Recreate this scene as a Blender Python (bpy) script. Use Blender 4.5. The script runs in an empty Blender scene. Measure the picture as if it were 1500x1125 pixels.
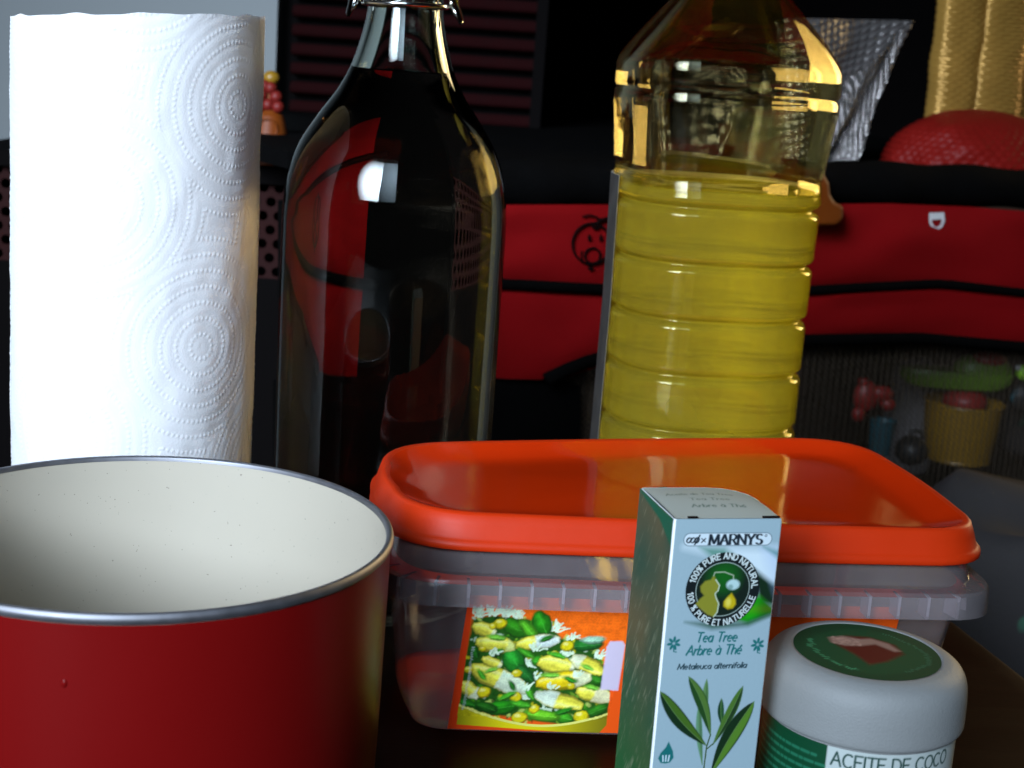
import bpy, math, random
import numpy as np
from mathutils import Matrix, Vector
rng = np.random.default_rng(7)
random.seed(7)
scene = bpy.context.scene
COL = scene.collection

# ------------------------------------------------------------------ camera
CAM_F, CAM_P, CAM_R, CAM_Z = 2200.0, 0.215, 0.07, 0.255      # focal (px of a 1500 px wide frame), pitch, roll, height
cam_d = bpy.data.cameras.new("camera")
cam_d.sensor_width = 36.0
cam_d.lens = 36.0 * CAM_F / 1500.0
cam_d.clip_start, cam_d.clip_end = 0.02, 50
cam_d.dof.use_dof = True
cam_d.dof.focus_distance = 0.56
cam_d.dof.aperture_fstop = 22
cam = bpy.data.objects.new("camera", cam_d)
COL.objects.link(cam)
_cp, _sp, _cr, _sr = math.cos(CAM_P), math.sin(CAM_P), math.cos(CAM_R), math.sin(CAM_R)
_R0, _U0, _B0 = Vector((1, 0, 0)), Vector((0, _sp, _cp)), Vector((0, -_cp, _sp))
_R, _U = _R0 * _cr + _U0 * _sr, _U0 * _cr - _R0 * _sr
cam.matrix_world = Matrix(((_R.x, _U.x, _B0.x, 0), (_R.y, _U.y, _B0.y, 0), (_R.z, _U.z, _B0.z, CAM_Z), (0, 0, 0, 1)))
scene.camera = cam

# ------------------------------------------------------------------ render, world, lamps
scene.render.engine = 'CYCLES'
cy = scene.cycles
cy.use_denoising = True
try:
    cy.denoiser = 'OPENIMAGEDENOISE'
except Exception:
    pass
cy.max_bounces, cy.transmission_bounces, cy.transparent_max_bounces, cy.glossy_bounces, cy.diffuse_bounces = 20, 16, 24, 6, 5
cy.caustics_refractive = True
cy.caustics_reflective = False
cy.sample_clamp_indirect = 6
cy.blur_glossy = 0.05
scene.view_settings.view_transform = 'Standard'
scene.view_settings.look = 'None'
scene.view_settings.exposure = 0.0
scene.view_settings.gamma = 1.0
world = bpy.data.worlds.new("World")
scene.world = world
world.use_nodes = True
world.node_tree.nodes['Background'].inputs[0].default_value = (0.75, 0.85, 1.0, 1)
world.node_tree.nodes['Background'].inputs[1].default_value = 0.004

def area_lamp(name, loc, target, sx, sy, power, color, spread=180):
    d = bpy.data.lights.new(name, 'AREA')
    d.shape = 'RECTANGLE'; d.size = sx; d.size_y = sy; d.energy = power; d.color = color
    d.spread = math.radians(spread)
    o = bpy.data.objects.new(name, d); COL.objects.link(o)
    o.location = loc
    o.rotation_euler = (Vector(target) - Vector(loc)).to_track_quat('-Z', 'Y').to_euler()
    return o
# the two panes of the window behind the camera, and a warm lamp far right that lights the wrapped rolls
area_lamp("window_pane_light", (-0.98, -1.18, 1.08), (-0.37, 0.60, 0.36), 1.05, 1.15, 11.0, (0.70, 0.83, 1.0), 36)
area_lamp("window_pane_light", (-0.22, -1.40, 1.08), (-0.30, 0.50, 0.08), 0.66, 1.15, 1.25, (0.58, 0.78, 1.0), 48)
area_lamp("warm_room_light", (1.12, 1.66, 0.56), (0.09, 0.72, 0.44), 0.44, 0.60, 1.35, (1.0, 0.74, 0.38), 56)

# ------------------------------------------------------------------ helpers
def lin(c):
    c = np.asarray(c, float)
    return np.where(c <= 0.04045, c / 12.92, ((c + 0.055) / 1.055) ** 2.4)
def S(r, g, b):                                  # sRGB bytes -> linear
    return tuple(float(v) for v in lin(np.array([r, g, b]) / 255.0))
def pix_ray(px, py):
    X0, Y0 = px - 750.0, py - 562.5
    X, Y = X0 * _cr + Y0 * _sr, -X0 * _sr + Y0 * _cr
    u = -Y / CAM_F
    return np.array([X / CAM_F, _cp + u * _sp, -_sp + u * _cp])
def at_y(px, py, y):
    d = pix_ray(px, py); t = y / d[1]
    return np.array([d[0] * t, y, CAM_Z + d[2] * t])
def at_z(px, py, z):
    d = pix_ray(px, py); t = (z - CAM_Z) / d[2]
    return np.array([d[0] * t, d[1] * t, z])

def mk(name, V, F, mat, parent=None, smooth=True, col=None, loc=None):
    V = np.asarray(V, np.float32).reshape(-1, 3)
    me = bpy.data.meshes.new(name)
    if isinstance(F, np.ndarray):
        n, k = F.shape
        me.vertices.add(len(V)); me.vertices.foreach_set('co', V.ravel())
        me.loops.add(n * k); me.loops.foreach_set('vertex_index', F.astype(np.int32).ravel())
        me.polygons.add(n)
        me.polygons.foreach_set('loop_start', np.arange(n, dtype=np.int32) * k)
        me.polygons.foreach_set('loop_total', np.full(n, k, dtype=np.int32))
        me.update(calc_edges=True)
    else:
        me.from_pydata([tuple(map(float, v)) for v in V], [], [tuple(int(i) for i in f) for f in F])
    me.validate()
    if smooth:
        me.polygons.foreach_set('use_smooth', np.ones(len(me.polygons), dtype=bool))
        if smooth == 'auto':
            me.set_sharp_from_angle(angle=math.radians(38))
    if col is not None:
        a = me.color_attributes.new('Col', 'FLOAT_COLOR', 'POINT')
        c = np.ones((len(V), 4), np.float32); c[:, :3] = np.asarray(col).reshape(-1, 3)
        a.data.foreach_set('color', c.ravel())
    me.materials.append(mat)
    o = bpy.data.objects.new(name, me); COL.objects.link(o)
    if parent is not None: o.parent = parent
    if loc is not None: o.location = loc
    return o
def thing(name, label, cat, loc=(0, 0, 0), rotz=0.0, group=None):
    o = bpy.data.objects.new(name, None); COL.objects.link(o)
    o.empty_display_size = 0.02
    o.location = loc; o.rotation_euler = (0, 0, rotz)
    return tag(o, label, cat, group)
def tag(o, label, cat, group=None):
    o['label'] = label; o['category'] = cat
    if group: o['group'] = group
    return o
def struct(o):
    o['kind'] = 'structure'; return o

def grid_faces(nu, nv, wrap_u=False):            # vertex index = v*nu + u
    u = np.arange(nu if wrap_u else nu - 1); v = np.arange(nv - 1)
    U, Vv = np.meshgrid(u, v)
    U2 = (U + 1) % nu
    return np.stack([Vv * nu + U, Vv * nu + U2, (Vv + 1) * nu + U2, (Vv + 1) * nu + U], -1).reshape(-1, 4)
def lathe(prof, n=96):
    prof = np.array(prof, float)
    t = np.linspace(0, 2 * np.pi, n, endpoint=False)
    V = np.stack([prof[:, 0:1] * np.cos(t), prof[:, 0:1] * np.sin(t), np.repeat(prof[:, 1:2], n, 1)], -1).reshape(-1, 3)
    return V, grid_faces(n, len(prof), True)
def loft(rings, cap0=False, cap1=False):         # rings: list of (n,3); returns V, list of faces
    n = len(rings[0]); V = np.concatenate(rings)
    F = [tuple(f) for f in grid_faces(n, len(rings), True)]
    if cap0: F.append(tuple(range(n))[::-1])
    if cap1: F.append(tuple((len(rings) - 1) * n + i for i in range(n)))
    return V, F
def smooth_prof(pts, k=6):                       # Catmull-Rom through profile points
    P = np.array(pts, float); Q = np.vstack([2 * P[0] - P[1], P, 2 * P[-1] - P[-2]]); out = []
    for i in range(1, len(Q) - 2):
        for t in np.linspace(0, 1, k, endpoint=False):
            a, b, c, d = Q[i - 1], Q[i], Q[i + 1], Q[i + 2]
            out.append(0.5 * (2 * b + (c - a) * t + (2 * a - 5 * b + 4 * c - d) * t * t + (3 * b - a - 3 * c + d) * t ** 3))
    out.append(P[-1]); return np.array(out)
def tube(path, r, n=8, closed=False):
    P = [Vector(p) for p in path]; m = len(P); rings = []
    nrm = None
    for i in range(m):
        a = P[(i - 1) % m] if (closed or i > 0) else P[i]
        b = P[(i + 1) % m] if (closed or i < m - 1) else P[i]
        tan = (b - a).normalized()
        if nrm is None:
            nrm = tan.cross(Vector((0.13, 0.2, 0.97)))
            if nrm.length < 1e-3: nrm = tan.cross(Vector((1, 0, 0)))
        nrm = (nrm - tan * nrm.dot(tan)).normalized(); bi = tan.cross(nrm)
        rr = r[i] if hasattr(r, '__len__') else r
        rings.append(np.array([tuple(P[i] + (nrm * math.cos(q) + bi * math.sin(q)) * rr) for q in np.linspace(0, 2 * math.pi, n, endpoint=False)]))
    if closed: rings.append(rings[0].copy())
    return loft(rings, not closed, not closed)
def box(cx, cy_, cz, sx, sy, sz, bev=0.0):
    if bev <= 0:
        x, y, z = sx / 2, sy / 2, sz / 2
        V = [(cx + a * x, cy_ + b * y, cz + c * z) for c in (-1, 1) for b in (-1, 1) for a in (-1, 1)]
        F = [(0, 2, 3, 1), (4, 5, 7, 6), (0, 1, 5, 4), (2, 6, 7, 3), (0, 4, 6, 2), (1, 3, 7, 5)]
        return np.array(V), F
    rings = []
    for z, ins in ((-sz / 2, bev), (-sz / 2 + bev, 0), (sz / 2 - bev, 0), (sz / 2, bev)):
        rings.append(rrect(sx / 2 - ins, sy / 2 - ins, max(bev - ins * 0.5, 1e-4), 4) + np.array([cx, cy_, cz + z]))
    return loft(rings, True, True)
def rrect(hx, hy, r, n=8, z=0.0):
    out = []
    for sx, sy, a0 in ((1, 1, 0), (-1, 1, 90), (-1, -1, 180), (1, -1, 270)):
        for i in range(n + 1):
            a = math.radians(a0 + 90 * i / n)
            out.append((sx * (hx - r) + r * math.cos(a), sy * (hy - r) + r * math.sin(a), z))
    return np.array(out)
def merge(parts):
    Vs, Fs, k = [], [], 0
    for V, F in parts:
        Vs.append(np.asarray(V)); Fs += [tuple(int(i) + k for i in f) for f in F]; k += len(V)
    return np.concatenate(Vs), Fs
def ellipsoid(c, rx, ry, rz, n=20, m=12, e=1.0):
    ph = np.linspace(-np.pi / 2, np.pi / 2, m)
    pr = [(max(np.cos(p), 1e-3), np.sin(p)) for p in ph]
    V, F = lathe(pr, n); V = np.sign(V) * np.abs(V) ** e
    return V * np.array([rx, ry, rz]) + np.array(c), [tuple(f) for f in F]

# value noise on arrays
def vnoise(x, y, seed=0):
    xi, yi = np.floor(x).astype(int), np.floor(y).astype(int); xf, yf = x - xi, y - yi
    def h(a, b):
        n = (a * 374761393 + b * 668265263 + seed * 1442695041) & 0xFFFFFFFF
        n = ((n ^ (n >> 13)) * 1274126177) & 0xFFFFFFFF
        return ((n ^ (n >> 16)) & 0xFFFF) / 65535.0
    u, v = xf * xf * (3 - 2 * xf), yf * yf * (3 - 2 * yf)
    return (h(xi, yi) * (1 - u) + h(xi + 1, yi) * u) * (1 - v) + (h(xi, yi + 1) * (1 - u) + h(xi + 1, yi + 1) * u) * v

# ------------------------------------------------------------------ materials
def nt(name):
    m = bpy.data.materials.new(name); m.use_nodes = True
    t = m.node_tree; t.nodes.clear()
    out = t.nodes.new('ShaderNodeOutputMaterial')
    return m, t, out
def N(t, typ, **kw):
    n = t.nodes.new(typ)
    for k, v in kw.items():
        if k in n.inputs: n.inputs[k].default_value = v
        else: setattr(n, k, v)
    return n
def coords(t): return N(t, 'ShaderNodeTexCoord').outputs['Object']
def pbr(name, color, rough=0.5, metal=0.0, var=0.08, vscale=60, bump=0.0, bscale=400, coat=0.0, spec=0.5, wear=None, stretch=None, trans=0.0):
    m, t, out = nt(name)
    b = N(t, 'ShaderNodeBsdfPrincipled')
    b.inputs['Roughness'].default_value = rough; b.inputs['Metallic'].default_value = metal
    b.inputs['Coat Weight'].default_value = coat; b.inputs['Coat Roughness'].default_value = 0.06
    b.inputs['Specular IOR Level'].default_value = spec
    co = coords(t)
    if stretch:
        mp = N(t, 'ShaderNodeMapping'); mp.inputs['Scale'].default_value = stretch
        t.links.new(co, mp.inputs['Vector']); co = mp.outputs[0]
    nz = N(t, 'ShaderNodeTexNoise', Scale=vscale, Detail=5.0); t.links.new(co, nz.inputs['Vector'])
    mx = N(t, 'ShaderNodeMixRGB'); mx.blend_type = 'MIX'
    c = np.array(color)
    mx.inputs[1].default_value = (*(c * (1 - var)), 1); mx.inputs[2].default_value = (*np.minimum(c * (1 + var), 0.98), 1)
    t.links.new(nz.outputs['Fac'], mx.inputs[0]); src = mx.outputs[0]
    if wear:                                       # (colour, scale, threshold) small specks
        wc, ws, wt = wear
        n2 = N(t, 'ShaderNodeTexNoise', Scale=ws, Detail=1.0); t.links.new(co, n2.inputs['Vector'])
        rp = N(t, 'ShaderNodeValToRGB'); rp.color_ramp.elements[0].position = wt; rp.color_ramp.elements[1].position = min(wt + 0.03, 1)
        t.links.new(n2.outputs['Fac'], rp.inputs[0])
        m2 = N(t, 'ShaderNodeMixRGB'); t.links.new(rp.outputs[0], m2.inputs[0]); t.links.new(src, m2.inputs[1]); m2.inputs[2].default_value = (*wc, 1)
        src = m2.outputs[0]
    t.links.new(src, b.inputs['Base Color'])
    rr = N(t, 'ShaderNodeMapRange'); rr.inputs['To Min'].default_value = rough * 0.85; rr.inputs['To Max'].default_value = min(rough * 1.15, 1)
    t.links.new(nz.outputs['Fac'], rr.inputs['Value']); t.links.new(rr.outputs[0], b.inputs['Roughness'])
    if bump:
        n3 = N(t, 'ShaderNodeTexNoise', Scale=bscale, Detail=3.0); t.links.new(co, n3.inputs['Vector'])
        bp = N(t, 'ShaderNodeBump', Strength=bump, Distance=0.001); t.links.new(n3.outputs['Fac'], bp.inputs['Height']); t.links.new(bp.outputs[0], b.inputs['Normal'])
    sh = b.outputs[0]
    if trans:
        tr = N(t, 'ShaderNodeBsdfTranslucent'); tr.inputs[0].default_value = (*color, 1)
        ms = N(t, 'ShaderNodeMixShader'); ms.inputs[0].default_value = trans
        t.links.new(sh, ms.inputs[1]); t.links.new(tr.outputs[0], ms.inputs[2]); sh = ms.outputs[0]
    t.links.new(sh, out.inputs['Surface'])
    return m
def print_mat(name, rough=0.45, coat=0.0, bump=0.15):
    m, t, out = nt(name)
    b = N(t, 'ShaderNodeBsdfPrincipled'); a = N(t, 'ShaderNodeVertexColor', layer_name='Col')
    t.links.new(a.outputs[0], b.inputs['Base Color'])
    b.inputs['Roughness'].default_value = rough; b.inputs['Coat Weight'].default_value = coat; b.inputs['Coat Roughness'].default_value = 0.08; b.inputs['Specular IOR Level'].default_value = 0.2
    n3 = N(t, 'ShaderNodeTexNoise', Scale=900.0, Detail=2.0); t.links.new(coords(t), n3.inputs['Vector'])
    bp = N(t, 'ShaderNodeBump', Strength=bump, Distance=0.0003); t.links.new(n3.outputs['Fac'], bp.inputs['Height']); t.links.new(bp.outputs[0], b.inputs['Normal'])
    t.links.new(b.outputs[0], out.inputs['Surface'])
    return m
def glass(name, color, ior, rough=0.0):
    m, t, out = nt(name)
    g = N(t, 'ShaderNodeBsdfGlass', IOR=ior, Roughness=rough); g.inputs[0].default_value = (*color, 1)
    nz = N(t, 'ShaderNodeTexNoise', Scale=35.0, Detail=1.0); t.links.new(coords(t), nz.inputs['Vector'])
    bp = N(t, 'ShaderNodeBump', Strength=0.10, Distance=0.0006); t.links.new(nz.outputs['Fac'], bp.inputs['Height']); t.links.new(bp.outputs[0], g.inputs['Normal'])
    t.links.new(g.outputs[0], out.inputs['Surface'])
    return m
def milky(name, color, see, gloss_rough=0.2, translucent=0.35, tint=(1, 1, 1)):
    """thin cloudy plastic: part of the light goes straight through, part scatters, the skin is glossy"""
    m, t, out = nt(name)
    tr = N(t, 'ShaderNodeBsdfTransparent'); tr.inputs[0].default_value = (*tint, 1)
    d = N(t, 'ShaderNodeBsdfDiffuse'); d.inputs[0].default_value = (*color, 1)
    tl = N(t, 'ShaderNodeBsdfTranslucent'); tl.inputs[0].default_value = (*color, 1)
    gl = N(t, 'ShaderNodeBsdfGlossy', Roughness=gloss_rough)
    nz = N(t, 'ShaderNodeTexNoise', Scale=120.0, Detail=3.0); t.links.new(coords(t), nz.inputs['Vector'])
    mr = N(t, 'ShaderNodeMapRange'); mr.inputs['To Min'].default_value = see - 0.05; mr.inputs['To Max'].default_value = see + 0.05
    t.links.new(nz.outputs['Fac'], mr.inputs['Value'])
    m1 = N(t, 'ShaderNodeMixShader'); m1.inputs[0].default_value = translucent; t.links.new(d.outputs[0], m1.inputs[1]); t.links.new(tl.outputs[0], m1.inputs[2])
    m2 = N(t, 'ShaderNodeMixShader'); t.links.new(mr.outputs[0], m2.inputs[0]); t.links.new(m1.outputs[0], m2.inputs[1]); t.links.new(tr.outputs[0], m2.inputs[2])
    fr = N(t, 'ShaderNodeFresnel', IOR=1.48)
    m3 = N(t, 'ShaderNodeMixShader'); t.links.new(fr.outputs[0], m3.inputs[0]); t.links.new(m2.outputs[0], m3.inputs[1]); t.links.new(gl.outputs[0], m3.inputs[2])
    t.links.new(m3.outputs[0], out.inputs['Surface'])
    return m
def pet(name):
    m, t, out = nt(name)
    tr = N(t, 'ShaderNodeBsdfTransparent'); tr.inputs[0].default_value = (0.98, 0.95, 0.80, 1)
    g = N(t, 'ShaderNodeBsdfGlass', IOR=1.5, Roughness=0.0); g.inputs[0].default_value = (0.98, 0.93, 0.70, 1)
    nz = N(t, 'ShaderNodeTexNoise', Scale=70.0, Detail=2.0); t.links.new(coords(t), nz.inputs['Vector'])
    bp = N(t, 'ShaderNodeBump', Strength=0.15, Distance=0.0006); t.links.new(nz.outputs['Fac'], bp.inputs['Height']); t.links.new(bp.outputs[0], g.inputs['Normal'])
    ms = N(t, 'ShaderNodeMixShader'); ms.inputs[0].default_value = 0.42
    t.links.new(tr.outputs[0], ms.inputs[1]); t.links.new(g.outputs[0], ms.inputs[2]); t.links.new(ms.outputs[0], out.inputs['Surface'])
    return m
def oil_mat(name):
    m, t, out = nt(name)
    g = N(t, 'ShaderNodeBsdfGlass', IOR=1.42, Roughness=0.0); g.inputs[0].default_value = (0.94, 0.93, 0.40, 1)
    tr = N(t, 'ShaderNodeBsdfTransparent'); tr.inputs[0].default_value = (0.95, 0.92, 0.34, 1)
    d = N(t, 'ShaderNodeBsdfDiffuse'); d.inputs[0].default_value = (0.86, 0.80, 0.13, 1)
    tl = N(t, 'ShaderNodeBsdfTranslucent'); tl.inputs[0].default_value = (0.93, 0.82, 0.12, 1)
    nz = N(t, 'ShaderNodeTexNoise', Scale=14.0, Detail=2.0); t.links.new(coords(t), nz.inputs['Vector'])
    mr = N(t, 'ShaderNodeMapRange'); mr.inputs['To Min'].default_value = 0.62; mr.inputs['To Max'].default_value = 0.90
    t.links.new(nz.outputs['Fac'], mr.inputs['Value'])
    m1 = N(t, 'ShaderNodeMixShader'); m1.inputs[0].default_value = 0.5; t.links.new(d.outputs[0], m1.inputs[1]); t.links.new(tl.outputs[0], m1.inputs[2])
    m0 = N(t, 'ShaderNodeMixShader'); m0.inputs[0].default_value = 0.28; t.links.new(g.outputs[0], m0.inputs[1]); t.links.new(tr.outputs[0], m0.inputs[2])
    m2 = N(t, 'ShaderNodeMixShader'); t.links.new(mr.outputs[0], m2.inputs[0]); t.links.new(m1.outputs[0], m2.inputs[1]); t.links.new(m0.outputs[0], m2.inputs[2])
    t.links.new(m2.outputs[0], out.inputs['Surface'])
    return m
def netting(name, color, see, scale):
    """fine woven netting too small to pick apart: threads scatter, holes let light through"""
    m, t, out = nt(name)
    tr = N(t, 'ShaderNodeBsdfTransparent'); d = N(t, 'ShaderNodeBsdfDiffuse'); d.inputs[0].default_value = (*color, 1)
    mp = N(t, 'ShaderNodeMapping'); mp.inputs['Rotation'].default_value = (0, math.radians(45), 0); t.links.new(coords(t), mp.inputs['Vector'])
    v = N(t, 'ShaderNodeTexVoronoi', Scale=scale); v.inputs['Randomness'].default_value = 0.12; t.links.new(mp.outputs[0], v.inputs['Vector'])
    rp = N(t, 'ShaderNodeValToRGB'); rp.color_ramp.elements[0].position = 0.42; rp.color_ramp.elements[1].position = 0.60
    rp.color_ramp.elements[0].color = (see, see, see, 1); rp.color_ramp.elements[1].color = (0.15, 0.15, 0.15, 1)
    t.links.new(v.outputs['Distance'], rp.inputs[0])
    ms = N(t, 'ShaderNodeMixShader'); t.links.new(rp.outputs[0], ms.inputs[0]); t.links.new(d.outputs[0], ms.inputs[1]); t.links.new(tr.outputs[0], ms.inputs[2])
    t.links.new(ms.outputs[0], out.inputs['Surface'])
    return m

M = {}
M['paper'] = pbr('tissue_paper', (0.84, 0.84, 0.84), 0.95, var=0.02, vscale=300, bump=0.2, bscale=1500, spec=0.05, trans=0.22)
M['card'] = pbr('cardboard', (0.42, 0.30, 0.19), 0.9, var=0.15)
M['red_enamel'] = pbr('red_enamel', (0.150, 0.003, 0.003), 0.34, var=0.05, vscale=20, coat=0.0, bump=0.04, bscale=60, spec=0.15)
M['cream'] = pbr('cream_enamel', (0.45, 0.405, 0.325), 0.38, var=0.04, vscale=30, wear=((0.22, 0.19, 0.16), 900, 0.75), bump=0.03, bscale=80)
M['steel'] = pbr('brushed_steel', (0.26, 0.26, 0.28), 0.55, metal=1.0, var=0.15, vscale=250)
M['chrome'] = pbr('wire_steel', (0.75, 0.74, 0.70), 0.15, metal=1.0, var=0.1)
M['glass'] = glass('clear_bottle_glass', (0.93, 0.96, 0.93), 1.5)
M['water'] = glass('clear_liquid', (0.95, 0.93, 0.9), 1.34)
M['water_wall'] = glass('liquid_against_glass', (0.80, 0.74, 0.68), 1.34 / 1.5)
M['ceramic'] = pbr('white_ceramic', (0.8, 0.79, 0.76), 0.2, var=0.02)
M['rubber'] = pbr('red_rubber', (0.45, 0.05, 0.03), 0.6)
M['pet'] = pet('clear_pet')
M['oil'] = oil_mat('yellow_oil')
M['label_back'] = pbr('label_paper_back', (0.88, 0.87, 0.82), 0.7, var=0.04, trans=0.4)
M['label_dark'] = pbr('label_front_ink', (0.05, 0.045, 0.04), 0.5, var=0.6, vscale=90)
M['cap_yellow'] = pbr('yellow_cap_plastic', (0.75, 0.5, 0.05), 0.4)
M['lid_orange'] = pbr('orange_lid_plastic', (0.88, 0.045, 0.003), 0.14, var=0.06, vscale=30, coat=0.75, bump=0.03, bscale=90, trans=0.30)
M['lid_rim'] = pbr('orange_lid_rim_plastic', (0.74, 0.042, 0.004), 0.46, var=0.06, vscale=40, bump=0.10, bscale=150, spec=0.25, trans=0.3)
M['tub'] = milky('cloudy_tub_plastic', (0.50, 0.445, 0.455), 0.72, 0.16, 0.3, (0.97, 0.95, 0.96))
M['tub_rib'] = milky('cloudy_rib_plastic', (0.75, 0.66, 0.72), 0.35, 0.2, 0.3)
M['print_gloss'] = print_mat('glossy_print', 0.62, 0.0, 0.05)
M['print_card'] = print_mat('carton_print', 0.6, 0.0, 0.15)
M['print_paper'] = print_mat('paper_print', 0.5, 0.0, 0.1)
M['carton'] = pbr('white_carton', (0.80, 0.82, 0.82), 0.5, var=0.03, bump=0.08)
M['jar_white'] = pbr('matt_white_plastic', (0.25, 0.26, 0.255), 0.6, var=0.03, vscale=500, bump=0.18, bscale=1400)
M['table'] = pbr('dark_varnished_wood', (0.009, 0.003, 0.0013), 0.38, var=0.45, vscale=9, bump=0.06, bscale=120, stretch=(1, 9, 9), spec=0.05)
M['red_fabric'] = pbr('red_nylon', (0.19, 0.0035, 0.0045), 0.75, var=0.14, vscale=14, bump=0.5, bscale=700, spec=0.03)
M['black_fabric'] = pbr('black_padding', (0.0022, 0.0021, 0.0021), 0.9, var=0.3, bump=0.4, bscale=300, spec=0.02)
M['black_ink'] = pbr('black_print_ink', (0.006, 0.002, 0.002), 0.9, spec=0.02)
M['patch_grey'] = pbr('grey_woven_patch', (0.62, 0.6, 0.6), 0.8)
M['net'] = netting('playpen_netting', (0.06, 0.045, 0.032), 0.97, 260)
M['wall'] = pbr('grey_wall_paint', (0.19, 0.205, 0.205), 0.9, var=0.05, vscale=8, bump=0.15, bscale=200)
M['dark_wall_and_shade'] = pbr('dark_wall_paint_and_shade', (0.003, 0.0025, 0.0025), 0.95, spec=0.02)  # wall paint; also the near-black that stands for shade on crate and shutter
M['floor'] = pbr('dark_floor_boards', (0.03, 0.015, 0.01), 0.6, var=0.3, vscale=5)
M['slat'] = pbr('dark_red_slat', (0.010, 0.0010, 0.0012), 0.85, var=0.3, spec=0.05)
M['crate'] = pbr('perforated_red_plastic', (0.014, 0.0018, 0.0014), 0.7, var=0.2, spec=0.1)
M['toy_orange'] = pbr('orange_toy_plastic', (0.15, 0.032, 0.003), 0.5, var=0.1, spec=0.2)
M['toy_pink'] = pbr('coral_bead_plastic', (0.14, 0.010, 0.007), 0.5, spec=0.25)
M['toy_yellow'] = pbr('yellow_toy_plastic', (0.24, 0.125, 0.008), 0.4)
M['toy_green'] = pbr('green_toy_plastic', (0.10, 0.19, 0.012), 0.4)
M['toy_lime'] = pbr('lime_toy_plastic', (0.40, 0.85, 0.04), 0.4)
M['toy_red'] = pbr('red_toy_plastic', (0.24, 0.010, 0.008), 0.45)
M['toy_teal'] = pbr('teal_toy_plastic', (0.015, 0.08, 0.10), 0.45)
M['toy_black'] = pbr('black_toy_plastic', (0.012, 0.013, 0.013), 0.5)
M['toy_white'] = pbr('pale_cloth', (0.22, 0.20, 0.20), 0.8, var=0.2, vscale=30)
M['grey_cloth'] = pbr('grey_patterned_cloth', (0.024, 0.021, 0.021), 0.9, var=0.25, vscale=40, wear=((0.03, 0.10, 0.06), 26, 0.66), bump=0.4, bscale=200)
M['foil'] = pbr('silver_bubble_film', (0.24, 0.22, 0.21), 0.24, metal=0.75, var=0.3, vscale=40)
M['gold'] = pbr('amber_film', (0.52, 0.29, 0.06), 0.20, metal=0.4, var=0.25, vscale=18, trans=0.25)
M['red_net'] = pbr('red_net_bag', (0.17, 0.006, 0.004), 0.5, var=0.2, vscale=60, spec=0.15)

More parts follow.
